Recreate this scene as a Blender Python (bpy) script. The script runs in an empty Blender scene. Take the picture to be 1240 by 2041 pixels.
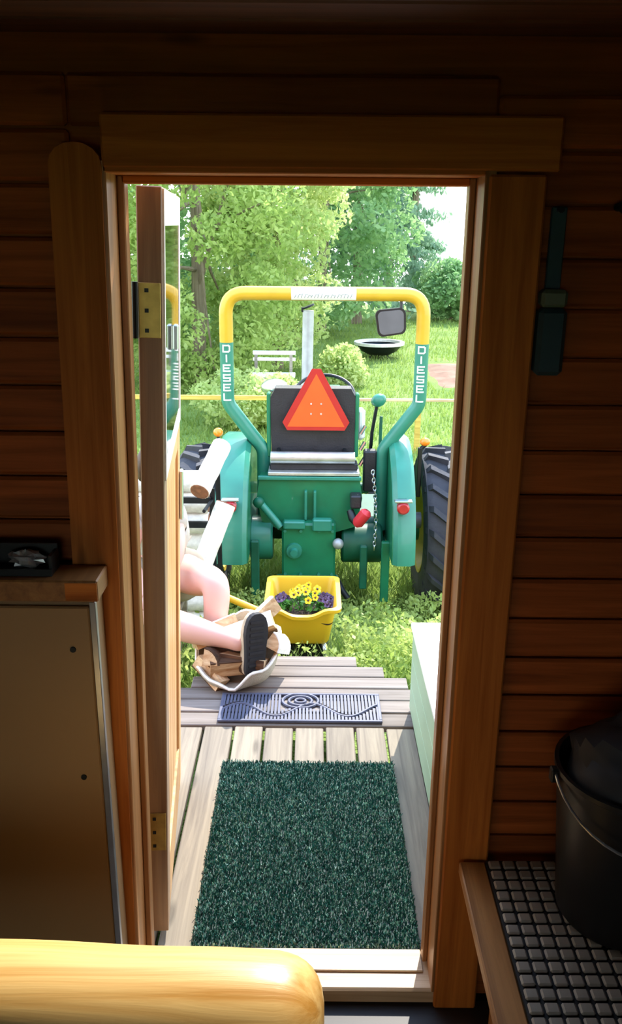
import bpy, math, random
import numpy as np
from mathutils import Vector, Matrix, Euler

PI = math.pi
R = math.radians
random.seed(7)
rng = np.random.default_rng(7)
scene = bpy.context.scene
COL = scene.collection

# ------------------------------------------------------------------ camera
EYE = 1.75
F_PX, W_PX, H_PX = 1720.0, 1240.0, 2041.0
cam_d = bpy.data.cameras.new('camera')
cam = bpy.data.objects.new('camera', cam_d)
COL.objects.link(cam)
cam_d.sensor_fit = 'VERTICAL'
cam_d.sensor_height = 36.0
cam_d.lens = 36.0 * F_PX / H_PX
cam_d.clip_start = 0.02
cam_d.clip_end = 500
cam.matrix_world = Matrix.Translation((0, 0, EYE)) @ Matrix.Rotation(R(90 - 18.2), 4, 'X') @ Matrix.Rotation(R(0.5), 4, 'Z')
scene.camera = cam

# ------------------------------------------------------------------ sky, sun, exposure
scene.view_settings.view_transform = 'Standard'
scene.view_settings.look = 'None'
scene.view_settings.gamma = 1.0
scene.view_settings.use_curve_mapping = False
scene.view_settings.exposure = 1.15

SUN_EL, SUN_AZ = 47.0, 16.0          # degrees above the horizon, degrees to the right of the door's axis
world = bpy.data.worlds.new('sky')
scene.world = world
world.use_nodes = True
nt = world.node_tree
nt.nodes.clear()
w_out = nt.nodes.new('ShaderNodeOutputWorld')
w_bg = nt.nodes.new('ShaderNodeBackground')
w_tc = nt.nodes.new('ShaderNodeTexCoord')
w_sep = nt.nodes.new('ShaderNodeSeparateXYZ')
w_mr = nt.nodes.new('ShaderNodeMapRange')
w_rp = nt.nodes.new('ShaderNodeValToRGB')
w_mr.inputs[1].default_value = -0.2
w_mr.inputs[2].default_value = 1.0
nt.links.new(w_tc.outputs['Generated'], w_sep.inputs[0])
nt.links.new(w_sep.outputs[2], w_mr.inputs[0])
nt.links.new(w_mr.outputs[0], w_rp.inputs[0])
e = w_rp.color_ramp.elements
e[0].position = 0.0
e[0].color = (0.95, 0.97, 1.0, 1)
e[1].position = 1.0
e[1].color = (0.34, 0.55, 0.95, 1)
m_ = w_rp.color_ramp.elements.new(0.38)
m_.color = (0.85, 0.92, 1.0, 1)
nt.links.new(w_rp.outputs[0], w_bg.inputs[0])
w_bg.inputs[1].default_value = 1.9
nt.links.new(w_bg.outputs[0], w_out.inputs[0])

sun_d = bpy.data.lights.new('sun', 'SUN')
sun_d.energy = 4.2
sun_d.angle = R(0.6)
sun_d.color = (1.0, 0.94, 0.84)
sun = bpy.data.objects.new('sun', sun_d)
COL.objects.link(sun)
_sd = Vector((math.sin(R(SUN_AZ)) * math.cos(R(SUN_EL)), math.cos(R(SUN_AZ)) * math.cos(R(SUN_EL)), math.sin(R(SUN_EL))))
sun.rotation_euler = _sd.to_track_quat('Z', 'Y').to_euler()
sun.location = (4, 12, 12)

# ------------------------------------------------------------------ material helpers
MATS = {}


def srgb(h):
    h = h.lstrip('#')
    out = []
    for i in (0, 2, 4):
        v = int(h[i:i + 2], 16) / 255
        out.append(v / 12.92 if v <= 0.04045 else ((v + 0.055) / 1.055) ** 2.4)
    return tuple(out)


def _new(name):
    m = bpy.data.materials.new(name)
    m.use_nodes = True
    n = m.node_tree
    b = n.nodes['Principled BSDF']
    MATS[name] = m
    return m, n, b


def plain(name, col, rough=0.5, metal=0.0, var=0.12, scale=12.0, bump=0.0, bscale=60.0, spec=0.5, coat=0.0):
    m, n, b = _new(name)
    c = srgb(col) if isinstance(col, str) else col
    tc = n.nodes.new('ShaderNodeTexCoord')
    no = n.nodes.new('ShaderNodeTexNoise')
    no.inputs['Scale'].default_value = scale
    no.inputs['Detail'].default_value = 4
    n.links.new(tc.outputs['Object'], no.inputs['Vector'])
    rp = n.nodes.new('ShaderNodeValToRGB')
    rp.color_ramp.elements[0].position = 0.3
    rp.color_ramp.elements[1].position = 0.7
    rp.color_ramp.elements[0].color = (*[max(0, x * (1 - var)) for x in c], 1)
    rp.color_ramp.elements[1].color = (*[min(1, x * (1 + var)) for x in c], 1)
    n.links.new(no.outputs['Fac'], rp.inputs[0])
    n.links.new(rp.outputs[0], b.inputs['Base Color'])
    b.inputs['Roughness'].default_value = rough
    b.inputs['Metallic'].default_value = metal
    b.inputs['Specular IOR Level'].default_value = spec
    b.inputs['Coat Weight'].default_value = coat
    if bump:
        n2 = n.nodes.new('ShaderNodeTexNoise')
        n2.inputs['Scale'].default_value = bscale
        n2.inputs['Detail'].default_value = 3
        n.links.new(tc.outputs['Object'], n2.inputs['Vector'])
        bp = n.nodes.new('ShaderNodeBump')
        bp.inputs['Strength'].default_value = bump
        bp.inputs['Distance'].default_value = 0.01
        n.links.new(n2.outputs['Fac'], bp.inputs['Height'])
        n.links.new(bp.outputs[0], b.inputs['Normal'])
    return m


def wood(name, c_dark, c_light, axis='X', rough=0.55, knots=0.5, grain=1.0, bump=0.15, spec=0.4):
    """pine: grain stretched along one object axis, sparse knots, every piece offset by its own random number"""
    m, n, b = _new(name)
    a, c = srgb(c_dark), srgb(c_light)
    tc = n.nodes.new('ShaderNodeTexCoord')
    oi = n.nodes.new('ShaderNodeObjectInfo')
    mul = n.nodes.new('ShaderNodeMath')
    mul.operation = 'MULTIPLY'
    mul.inputs[1].default_value = 37.0
    n.links.new(oi.outputs['Random'], mul.inputs[0])
    add = n.nodes.new('ShaderNodeVectorMath')
    add.operation = 'ADD'
    n.links.new(tc.outputs['Object'], add.inputs[0])
    n.links.new(mul.outputs[0], add.inputs[1])
    mp = n.nodes.new('ShaderNodeMapping')
    s = {'X': (1.6, 38, 38), 'Y': (38, 1.6, 38), 'Z': (38, 38, 1.6)}[axis]
    mp.inputs['Scale'].default_value = tuple(v * grain for v in s)
    n.links.new(add.outputs[0], mp.inputs['Vector'])
    no = n.nodes.new('ShaderNodeTexNoise')
    no.inputs['Scale'].default_value = 1.0
    no.inputs['Detail'].default_value = 6
    no.inputs['Roughness'].default_value = 0.62
    no.inputs['Distortion'].default_value = 0.6
    n.links.new(mp.outputs[0], no.inputs['Vector'])
    rp = n.nodes.new('ShaderNodeValToRGB')
    rp.color_ramp.elements[0].position = 0.32
    rp.color_ramp.elements[1].position = 0.66
    rp.color_ramp.elements[0].color = (*a, 1)
    rp.color_ramp.elements[1].color = (*c, 1)
    n.links.new(no.outputs['Fac'], rp.inputs[0])
    # knots
    mk = n.nodes.new('ShaderNodeMapping')
    k = {'X': (2.2, 9, 9), 'Y': (9, 2.2, 9), 'Z': (9, 9, 2.2)}[axis]
    mk.inputs['Scale'].default_value = k
    n.links.new(add.outputs[0], mk.inputs['Vector'])
    vo = n.nodes.new('ShaderNodeTexVoronoi')
    vo.inputs['Scale'].default_value = 1.0
    n.links.new(mk.outputs[0], vo.inputs['Vector'])
    kr = n.nodes.new('ShaderNodeValToRGB')
    kr.color_ramp.elements[0].position = 0.05
    kr.color_ramp.elements[0].color = (1, 1, 1, 1)
    kr.color_ramp.elements[1].position = 0.13
    kr.color_ramp.elements[1].color = (0, 0, 0, 1)
    n.links.new(vo.outputs['Distance'], kr.inputs[0])
    km = n.nodes.new('ShaderNodeMath')
    km.operation = 'MULTIPLY'
    km.inputs[1].default_value = knots
    n.links.new(kr.outputs[0], km.inputs[0])
    mx = n.nodes.new('ShaderNodeMixRGB')
    mx.inputs[2].default_value = (*[v * 0.22 for v in a], 1)
    n.links.new(km.outputs[0], mx.inputs[0])
    n.links.new(rp.outputs[0], mx.inputs[1])
    # board to board tone
    tv = n.nodes.new('ShaderNodeHueSaturation')
    mr = n.nodes.new('ShaderNodeMapRange')
    mr.inputs[3].default_value = 0.82
    mr.inputs[4].default_value = 1.15
    n.links.new(oi.outputs['Random'], mr.inputs[0])
    n.links.new(mr.outputs[0], tv.inputs['Value'])
    n.links.new(mx.outputs[0], tv.inputs['Color'])
    n.links.new(tv.outputs[0], b.inputs['Base Color'])
    b.inputs['Roughness'].default_value = rough
    b.inputs['Specular IOR Level'].default_value = spec
    if bump:
        bp = n.nodes.new('ShaderNodeBump')
        bp.inputs['Strength'].default_value = bump
        bp.inputs['Distance'].default_value = 0.004
        n.links.new(no.outputs['Fac'], bp.inputs['Height'])
        n.links.new(bp.outputs[0], b.inputs['Normal'])
    return m


def leafy(name, col_a, col_b, trans=0.5, rough=0.5, scale=1.2):
    """leaf or grass: diffuse plus translucent, tone drifting over the plant"""
    m = bpy.data.materials.new(name)
    m.use_nodes = True
    n = m.node_tree
    n.nodes.clear()
    out = n.nodes.new('ShaderNodeOutputMaterial')
    tc = n.nodes.new('ShaderNodeTexCoord')
    no = n.nodes.new('ShaderNodeTexNoise')
    no.inputs['Scale'].default_value = scale
    no.inputs['Detail'].default_value = 8
    no.inputs['Roughness'].default_value = 0.75
    n.links.new(tc.outputs['Object'], no.inputs['Vector'])
    rp = n.nodes.new('ShaderNodeValToRGB')
    rp.color_ramp.elements[0].position = 0.36
    rp.color_ramp.elements[1].position = 0.64
    rp.color_ramp.elements[0].color = (*srgb(col_a), 1)
    rp.color_ramp.elements[1].color = (*srgb(col_b), 1)
    n.links.new(no.outputs['Fac'], rp.inputs[0])
    d = n.nodes.new('ShaderNodeBsdfPrincipled')
    d.inputs['Roughness'].default_value = rough
    d.inputs['Specular IOR Level'].default_value = 0.35
    t = n.nodes.new('ShaderNodeBsdfTranslucent')
    mx = n.nodes.new('ShaderNodeMixShader')
    mx.inputs[0].default_value = trans
    n.links.new(rp.outputs[0], d.inputs['Base Color'])
    n.links.new(rp.outputs[0], t.inputs['Color'])
    n.links.new(d.outputs[0], mx.inputs[1])
    n.links.new(t.outputs[0], mx.inputs[2])
    n.links.new(mx.outputs[0], out.inputs['Surface'])
    MATS[name] = m
    return m


def glass(name, tint=(0.93, 0.98, 0.95)):
    """thin pane: clear, mirror-like by Fresnel"""
    m = bpy.data.materials.new(name)
    m.use_nodes = True
    n = m.node_tree
    n.nodes.clear()
    out = n.nodes.new('ShaderNodeOutputMaterial')
    fr_ = n.nodes.new('ShaderNodeFresnel')
    fr_.inputs['IOR'].default_value = 1.6
    t = n.nodes.new('ShaderNodeBsdfTransparent')
    t.inputs['Color'].default_value = (*tint, 1)
    g = n.nodes.new('ShaderNodeBsdfGlossy')
    g.inputs['Roughness'].default_value = 0.03
    mx = n.nodes.new('ShaderNodeMixShader')
    n.links.new(fr_.outputs[0], mx.inputs[0])
    n.links.new(t.outputs[0], mx.inputs[1])
    n.links.new(g.outputs[0], mx.inputs[2])
    n.links.new(mx.outputs[0], out.inputs['Surface'])
    MATS[name] = m
    return m


# ------------------------------------------------------------------ materials
wood('panel_pine', '#783812', '#a95624', 'X', rough=0.62, knots=0.85, bump=0.1, spec=0.2)
wood('panel_pine_y', '#7a4722', '#a9683a', 'Y', rough=0.5, knots=0.75, bump=0.1)
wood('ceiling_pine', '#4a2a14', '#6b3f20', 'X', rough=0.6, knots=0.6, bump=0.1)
wood('casing_pine', '#a3561c', '#d37d34', 'Z', rough=0.62, knots=0.8, bump=0.08, spec=0.2)
wood('casing_pine_x', '#a3561c', '#d37d34', 'X', rough=0.62, knots=0.5, bump=0.08, spec=0.2)
wood('jamb_pine', '#8f5f33', '#b98353', 'Z', rough=0.35, knots=0.3, bump=0.05)
wood('door_pine', '#b98550', '#dfb47e', 'Z', rough=0.4, knots=0.4, bump=0.06)
wood('door_edge_shaded', '#7d6350', '#a08468', 'Z', rough=0.45, knots=0.4, bump=0.06)  # hinge stile: shade on the door's edge put into a darker wood colour
wood('log_pine', '#c18a3e', '#ecc680', 'X', rough=0.38, knots=0.25, grain=0.7, bump=0.25, spec=0.5)
wood('deck_wood_x', '#6b625a', '#8b8179', 'X', rough=0.75, knots=0.5, bump=0.3, spec=0.2)
wood('deck_wood_y', '#70675c', '#938876', 'Y', rough=0.75, knots=0.5, bump=0.3, spec=0.2)
wood('dark_floor', '#1d1a1a', '#2e2a2a', 'X', rough=0.5, knots=0.2)
wood('bench_wood', '#7d5129', '#a6733f', 'Y', rough=0.5, knots=0.5)
wood('threshold_wood', '#a98b6a', '#d3b795', 'X', rough=0.5, knots=0.2)
wood('split_wood', '#a97a4d', '#e2c59c', 'X', rough=0.8, knots=0.3, bump=0.3)
wood('bark_brown', '#3b2a1d', '#6b4a31', 'X', rough=0.9, knots=0.2, bump=0.6)
wood('trunk_bark', '#6a5d4c', '#9a8c78', 'Z', rough=0.9, knots=0.3, bump=0.6)
wood('grey_wood', '#6e675d', '#978f82', 'X', rough=0.8, knots=0.3)
wood('yellow_rail', '#b08d3a', '#d9bc60', 'X', rough=0.6, knots=0.1)
plain('log_end', '#7d5238', 0.8, var=0.35, scale=40)
plain('birch_bark', '#e9e4da', 0.7, var=0.14, scale=30, bump=0.4, bscale=40)
plain('cabinet_panel', '#94734c', 0.45, var=0.06, scale=3)
plain('aluminium', '#c9ced6', 0.28, metal=0.9, var=0.1, scale=20)
plain('brass', '#b69a56', 0.42, metal=0.75, var=0.15, scale=40)
plain('dark_steel', '#23272a', 0.45, metal=0.6, var=0.2)
plain('chrome', '#d9dde0', 0.2, metal=0.9, var=0.08, scale=6)
plain('silver_tin', '#cfd0cc', 0.38, metal=0.75, var=0.2, scale=10)
plain('white_paint', '#eceeea', 0.4, var=0.05)
plain('white_gloss', '#f4f3ee', 0.3, var=0.04)
plain('pale_green_paint', '#9cb697', 0.5, var=0.06, scale=5)
plain('tractor_green', '#11704b', 0.42, var=0.15, scale=7, coat=0.2)
plain('tractor_green_dark', '#0d5a41', 0.5, var=0.25, scale=9)
plain('tractor_green_light', '#2c7f68', 0.4, var=0.12, scale=7, coat=0.2)
plain('tractor_yellow', '#d0a428', 0.38, var=0.06, coat=0.3)
plain('letter_white', '#f5f7f4', 0.5, var=0.02)
plain('decal_grey', '#8e9a97', 0.5, var=0.05)
plain('tyre_rubber', '#33343a', 0.72, var=0.25, scale=10, bump=0.2, bscale=50)
plain('rim_yellow', '#c9ab3a', 0.5, var=0.2)
plain('seat_black', '#26262a', 0.5, var=0.25, bump=0.2, bscale=90)
plain('hazard_orange', '#ff5a1e', 0.4, var=0.05)
plain('hazard_red', '#b3261f', 0.4, var=0.08)
plain('lamp_red', '#b5202c', 0.25, var=0.1, coat=0.5)
plain('lamp_orange', '#ff8a1c', 0.25, var=0.1, coat=0.5)
plain('red_plastic', '#d2323c', 0.35, var=0.08)
plain('mirror_back', '#5f5d60', 0.45, var=0.1)
plain('black_plastic', '#141517', 0.4, var=0.2)
plain('black_rubber', '#1b1c20', 0.65, var=0.25)
plain('exhaust_grey', '#a7a9a8', 0.45, metal=0.4, var=0.15, scale=14)
plain('turf_base', '#0f2e2a', 0.7, var=0.2)
plain('turf_pale', '#a9cdbd', 0.4, var=0.2, scale=60)
plain('turf_fibre', '#1d5a50', 0.28, var=0.45, scale=60, spec=0.9)
plain('scraper_rubber', '#4b4f63', 0.55, var=0.2)
plain('tile_rubber', '#8c8378', 0.55, var=0.14, scale=20)
plain('joint_rubber', '#17171a', 0.7, var=0.2)
plain('canvas_cream', '#b3a894', 0.85, var=0.1, scale=20, bump=0.3, bscale=200)
plain('skin', '#d9a99a', 0.5, var=0.06, scale=5, spec=0.35)
plain('shorts_cloth', '#8d8272', 0.8, var=0.05)
plain('shirt_cloth', '#b9b4ac', 0.85, var=0.05)
plain('hair_brown', '#4a3222', 0.6, var=0.25, scale=60)
plain('sole_black', '#1e1d22', 0.7, var=0.2, scale=40)
plain('shoe_canvas', '#b9a68c', 0.8, var=0.2, scale=20)
plain('tub_yellow', '#e0b428', 0.36, var=0.06, scale=5, coat=0.2)
plain('petal_yellow', '#f6d92a', 0.55, var=0.1)
plain('petal_dark', '#33203a', 0.6, var=0.2)
plain('petal_violet', '#5a4468', 0.6, var=0.3, scale=40)
plain('planter_soil', '#2a1e1a', 0.95, var=0.4, scale=60, bump=0.6)
plain('teal_plastic', '#24404a', 0.45, var=0.12)
plain('teal_band', '#5c6a58', 0.6, var=0.1)
plain('soil_brown', '#8a6a58', 0.95, var=0.3, scale=3, bump=0.6, bscale=8)
plain('stone_white', '#dcdad2', 0.7, var=0.1)
plain('foil', '#b7babd', 0.3, metal=0.8, var=0.3, scale=60)
leafy('grass_blade', '#708d3c', '#a3b866', 0.5, scale=2.0)
leafy('weed_leaf', '#85a243', '#ccd884', 0.5, scale=3.0)
leafy('tree_leaf', '#8fad58', '#c8d98a', 0.6, scale=0.9)
leafy('tree_leaf_pale', '#a3bd66', '#dde6a6', 0.6, scale=0.9)
leafy('conifer_needle', '#6c9274', '#9dbb9a', 0.45, scale=0.8)  # haze put into the needle colour as a paler green
leafy('bush_leaf', '#74a06a', '#abcb8c', 0.5, scale=1.0)  # likewise paled for haze
leafy('pansy_leaf', '#2f6a34', '#5c9a48', 0.3, scale=12)
glass('window_glass')


def lawn_material():
    m, n, b = _new('lawn')
    tc = n.nodes.new('ShaderNodeTexCoord')
    n1 = n.nodes.new('ShaderNodeTexNoise')
    n1.inputs['Scale'].default_value = 1.1
    n1.inputs['Detail'].default_value = 10
    n1.inputs['Roughness'].default_value = 0.72
    n.links.new(tc.outputs['Object'], n1.inputs['Vector'])
    rp = n.nodes.new('ShaderNodeValToRGB')
    rp.color_ramp.elements[0].position = 0.34
    rp.color_ramp.elements[0].color = (*srgb('#5f7a38'), 1)
    rp.color_ramp.elements[1].position = 0.66
    rp.color_ramp.elements[1].color = (*srgb('#879e54'), 1)
    n.links.new(n1.outputs['Fac'], rp.inputs[0])
    n.links.new(rp.outputs[0], b.inputs['Base Color'])
    b.inputs['Roughness'].default_value = 0.9
    b.inputs['Specular IOR Level'].default_value = 0.2
    n2 = n.nodes.new('ShaderNodeTexNoise')
    n2.inputs['Scale'].default_value = 40
    n.links.new(tc.outputs['Object'], n2.inputs['Vector'])
    bp = n.nodes.new('ShaderNodeBump')
    bp.inputs['Strength'].default_value = 0.6
    bp.inputs['Distance'].default_value = 0.05
    n.links.new(n2.outputs['Fac'], bp.inputs['Height'])
    n.links.new(bp.outputs[0], b.inputs['Normal'])


lawn_material()

# ------------------------------------------------------------------ mesh helpers


class MB:
    """collects world-space geometry; build() links it as one mesh object, local to its parent's origin"""

    def __init__(self):
        self.v, self.f = [], []

    def add(self, vs, fs):
        o = len(self.v)
        self.v += [tuple(p) for p in vs]
        self.f += [tuple(i + o for i in q) for q in fs]
        return self

    def box(self, x0, x1, y0, y1, z0, z1, ch=0.0, M=None):
        if ch <= 0:
            vs = [(x, y, z) for x in (x0, x1) for y in (y0, y1) for z in (z0, z1)]
            fs = [(0, 1, 3, 2), (4, 6, 7, 5), (0, 4, 5, 1), (2, 3, 7, 6), (0, 2, 6, 4), (1, 5, 7, 3)]
        else:
            c = min(ch, (x1 - x0) * .45, (y1 - y0) * .45, (z1 - z0) * .45)
            cx, cy, cz = (x0 + x1) / 2, (y0 + y1) / 2, (z0 + z1) / 2
            hx, hy, hz = (x1 - x0) / 2, (y1 - y0) / 2, (z1 - z0) / 2
            vs, idx = [], {}
            for sx in (-1, 1):
                for sy in (-1, 1):
                    for sz in (-1, 1):
                        for k in range(3):
                            p = [hx - c, hy - c, hz - c]
                            p[k] = (hx, hy, hz)[k]
                            idx[(sx, sy, sz, k)] = len(vs)
                            vs.append((cx + sx * p[0], cy + sy * p[1], cz + sz * p[2]))
            fs = []
            for k in range(3):
                a, b = [(1, 2), (0, 2), (0, 1)][k]
                for s in (-1, 1):
                    q = []
                    for (sa, sb) in ((-1, -1), (1, -1), (1, 1), (-1, 1)):
                        t = [0, 0, 0]
                        t[k], t[a], t[b] = s, sa, sb
                        q.append(idx[(*t, k)])
                    fs.append(tuple(q))
            for k in range(3):
                a, b = [(1, 2), (0, 2), (0, 1)][k]
                for sa in (-1, 1):
                    for sb in (-1, 1):
                        q = []
                        for (s, kk) in ((-1, a), (1, a), (1, b), (-1, b)):
                            t = [0, 0, 0]
                            t[k], t[a], t[b] = s, sa, sb
                            q.append(idx[(*t, kk)])
                        fs.append(tuple(q))
            for sx in (-1, 1):
                for sy in (-1, 1):
                    for sz in (-1, 1):
                        fs.append(tuple(idx[(sx, sy, sz, k)] for k in range(3)))
        if M is not None:
            vs = [M @ Vector(p) for p in vs]
        return self.add(vs, fs)

    def tube(self, pts, r, n=12, cap=True, closed=False):
        pts = [Vector(p) for p in pts]
        N = len(pts)
        rad = r if isinstance(r, (list, tuple)) else [r] * N
        rings = []
        prev = None
        for i, p in enumerate(pts):
            if closed:
                t = pts[(i + 1) % N] - pts[i - 1]
            else:
                t = pts[min(i + 1, N - 1)] - pts[max(i - 1, 0)]
            t.normalize()
            if prev is None:
                up = Vector((0, 0, 1)) if abs(t.z) < 0.9 else Vector((1, 0, 0))
                a = t.cross(up).normalized()
            else:
                a = (prev - t * prev.dot(t)).normalized()
            prev = a
            b = t.cross(a)
            rings.append([p + rad[i] * (math.cos(2 * PI * k / n) * a + math.sin(2 * PI * k / n) * b) for k in range(n)])
        vs = [q for ring in rings for q in ring]
        fs = []
        for i in range(N if closed else N - 1):
            j = (i + 1) % N
            for k in range(n):
                k2 = (k + 1) % n
                fs.append((i * n + k, i * n + k2, j * n + k2, j * n + k))
        if cap and not closed:
            fs.append(tuple(range(n - 1, -1, -1)))
            fs.append(tuple((N - 1) * n + k for k in range(n)))
        return self.add(vs, fs)

    def lathe(self, prof, M=None, n=24, a0=0.0, a1=2 * PI):
        """profile of (radius, z) turned round z"""
        full = abs(a1 - a0 - 2 * PI) < 1e-6
        m = n if full else n + 1
        vs, fs = [], []
        for k in range(m):
            a = a0 + (a1 - a0) * k / n
            for (r, z) in prof:
                vs.append(Vector((r * math.cos(a), r * math.sin(a), z)))
        L = len(prof)
        for k in range(n):
            k2 = (k + 1) % m
            for i in range(L - 1):
                fs.append((k * L + i, k2 * L + i, k2 * L + i + 1, k * L + i + 1))
        if M is not None:
            vs = [M @ p for p in vs]
        return self.add(vs, fs)

    def ball(self, c, r, n=12, m=8, M=None):
        rr = r if isinstance(r, (tuple, list)) else (r, r, r)
        vs, fs = [], []
        for i in range(m + 1):
            th = PI * i / m
            for k in range(n):
                ph = 2 * PI * k / n
                p = Vector((rr[0] * math.sin(th) * math.cos(ph), rr[1] * math.sin(th) * math.sin(ph), rr[2] * math.cos(th)))
                if M is not None:
                    p = M @ p
                vs.append(Vector(c) + p)
        for i in range(m):
            for k in range(n):
                k2 = (k + 1) % n
                fs.append((i * n + k, (i + 1) * n + k, (i + 1) * n + k2, i * n + k2))
        return self.add(vs, fs)

    def prism(self, poly, a0, a1, axis='Y', M=None):
        """polygon in the two other axes (in x, y, z order), extruded along axis from a0 to a1"""
        def mk(p, a):
            return {'X': (a, p[0], p[1]), 'Y': (p[0], a, p[1]), 'Z': (p[0], p[1], a)}[axis]
        n = len(poly)
        vs = [Vector(mk(p, a0)) for p in poly] + [Vector(mk(p, a1)) for p in poly]
        fs = [tuple(range(n)), tuple(range(2 * n - 1, n - 1, -1))]
        fs += [(k, k + n, (k + 1) % n + n, (k + 1) % n) for k in range(n)]
        if M is not None:
            vs = [M @ p for p in vs]
        return self.add(vs, fs)

    def build(self, name, mat, parent=None, smooth=False, org=None):
        me = bpy.data.meshes.new(name)
        if org is None:
            org = world_loc(parent) if parent is not None else None
            if parent is None:
                a = np.array(self.v)
                lo, hi = a.min(0), a.max(0)
                org = Vector(((lo[0] + hi[0]) / 2, (lo[1] + hi[1]) / 2, lo[2]))
        org = Vector(org)
        me.from_pydata([(p[0] - org.x, p[1] - org.y, p[2] - org.z) for p in self.v], [], self.f)
        me.validate()
        import bmesh
        bm = bmesh.new()
        bm.from_mesh(me)
        bmesh.ops.recalc_face_normals(bm, faces=bm.faces)
        bm.to_mesh(me)
        bm.free()
        me.materials.append(MATS[mat])
        if smooth:
            me.polygons.foreach_set('use_smooth', [True] * len(me.polygons))
            try:
                me.set_sharp_from_angle(angle=R(40))
            except Exception:
                pass
        o = bpy.data.objects.new(name, me)
        COL.objects.link(o)
        if parent is not None:
            o.parent = parent
            o.location = org - world_loc(parent)
        else:
            o.location = org
        return o


def world_loc(o):
    p = Vector(o.location)
    while o.parent is not None:
        o = o.parent
        p = p + Vector(o.location)
    return p


def tag(o, label=None, cat=None, group=None, kind=None):
    if label:
        o['label'] = label
    if cat:
        o['category'] = cat
    if group:
        o['group'] = group
    if kind:
        o['kind'] = kind
    return o


def thing(name, loc, label=None, cat=None, group=None, kind=None):
    o = bpy.data.objects.new(name, None)
    o.empty_display_size = 0.05
    COL.objects.link(o)
    o.location = loc
    return tag(o, label, cat, group, kind)


def struct(o):
    o['kind'] = 'structure'
    return o


def inst(src, name, loc, parent=None, rot=None, scale=None):
    """another object on the same mesh; loc in world space"""
    o = bpy.data.objects.new(name, src.data)
    COL.objects.link(o)
    if parent is not None:
        o.parent = parent
        o.location = Vector(loc) - world_loc(parent)
    else:
        o.location = loc
    if rot is not None:
        o.rotation_euler = rot
    if scale is not None:
        o.scale = scale
    return o


def tri_mesh(name, verts, faces_n, mat, parent=None, kind=None, org=(0, 0, 0)):
    """fast numpy mesh: verts (N*k,3), every k verts one face"""
    k = faces_n
    nv = len(verts)
    nf = nv // k
    me = bpy.data.meshes.new(name)
    me.vertices.add(nv)
    vv = (verts - np.array(org)).astype(np.float32)
    me.vertices.foreach_set('co', vv.ravel())
    me.loops.add(nv)
    me.loops.foreach_set('vertex_index', np.arange(nv, dtype=np.int32))
    me.polygons.add(nf)
    me.polygons.foreach_set('loop_start', np.arange(0, nv, k, dtype=np.int32))
    me.polygons.foreach_set('loop_total', np.full(nf, k, dtype=np.int32))
    me.update(calc_edges=True)
    me.materials.append(MATS[mat])
    o = bpy.data.objects.new(name, me)
    COL.objects.link(o)
    o.location = org
    if parent is not None:
        o.parent = parent
        o.location = Vector(org) - world_loc(parent)
    if kind:
        o['kind'] = kind
    return o


# ================================================================== THE CABIN
WY = 1.64            # inner face of the front wall
OX0, OX1, OZ = -0.37, 0.30, 1.84     # door opening
CEIL = 2.06
RX0, RX1, RYB = -1.7, 1.25, -1.3     # room
FLOOR = -0.045

# ---- front wall: core behind, one child per plank
mb = MB()
mb.box(RX0 - .1, OX0 - .06, WY + .018, 1.76, FLOOR, CEIL + .1)
mb.box(OX1 + .02, RX1 + .1, WY + .018, 1.76, FLOOR, CEIL + .1)
mb.box(OX0 - .06, OX1 + .02, WY + .018, 1.76, OZ + .02, CEIL + .1)
wall_front = struct(mb.build('wall_front', 'panel_pine'))


def planks_x(parent, x0, x1, y0, y1, zs, h, mat):
    src = None
    for z in zs:
        if src is None:
            src = MB().box(x0, x1, y0, y1, z + .003, z + h - .003, ch=.006).build('plank', mat, parent, org=((x0 + x1) / 2, (y0 + y1) / 2, z))
        else:
            inst(src, 'plank', ((x0 + x1) / 2, (y0 + y1) / 2, z), parent)


PH = 0.0905
zs = [1.733 - PH * k for k in range(-3, 20)]
zs_low = [z for z in zs if z + PH <= CEIL + .001 and z > FLOOR - .02]
planks_x(wall_front, RX0, OX0 - .062, WY, WY + .0185, zs_low, PH, 'panel_pine')
planks_x(wall_front, OX1 + .022, RX1, WY, WY + .0185, [z - .03 for z in zs_low if z - .03 > FLOOR], PH, 'panel_pine')
planks_x(wall_front, OX0 - .061, OX1 + .021, WY, WY + .0185, [z for z in zs if z > OZ + .02 and z + PH < CEIL + .01], PH, 'panel_pine')

# ---- other walls with their planks
for nm, xa, xb, px in (('wall_left', RX0 - .1, RX0, RX0), ('wall_right', RX1, RX1 + .1, RX1 - .018)):
    w = struct(MB().box(xa, xb, RYB - .1, 1.76, FLOOR, CEIL + .1).build(nm, 'panel_pine_y'))
    src = None
    for z in zs_low:
        if src is None:
            src = MB().box(px, px + .018, RYB, WY, z + .003, z + PH - .003, ch=.006).build('plank', 'panel_pine_y', w, org=(px, 0, z))
        else:
            inst(src, 'plank', (px, 0, z), w)
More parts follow.
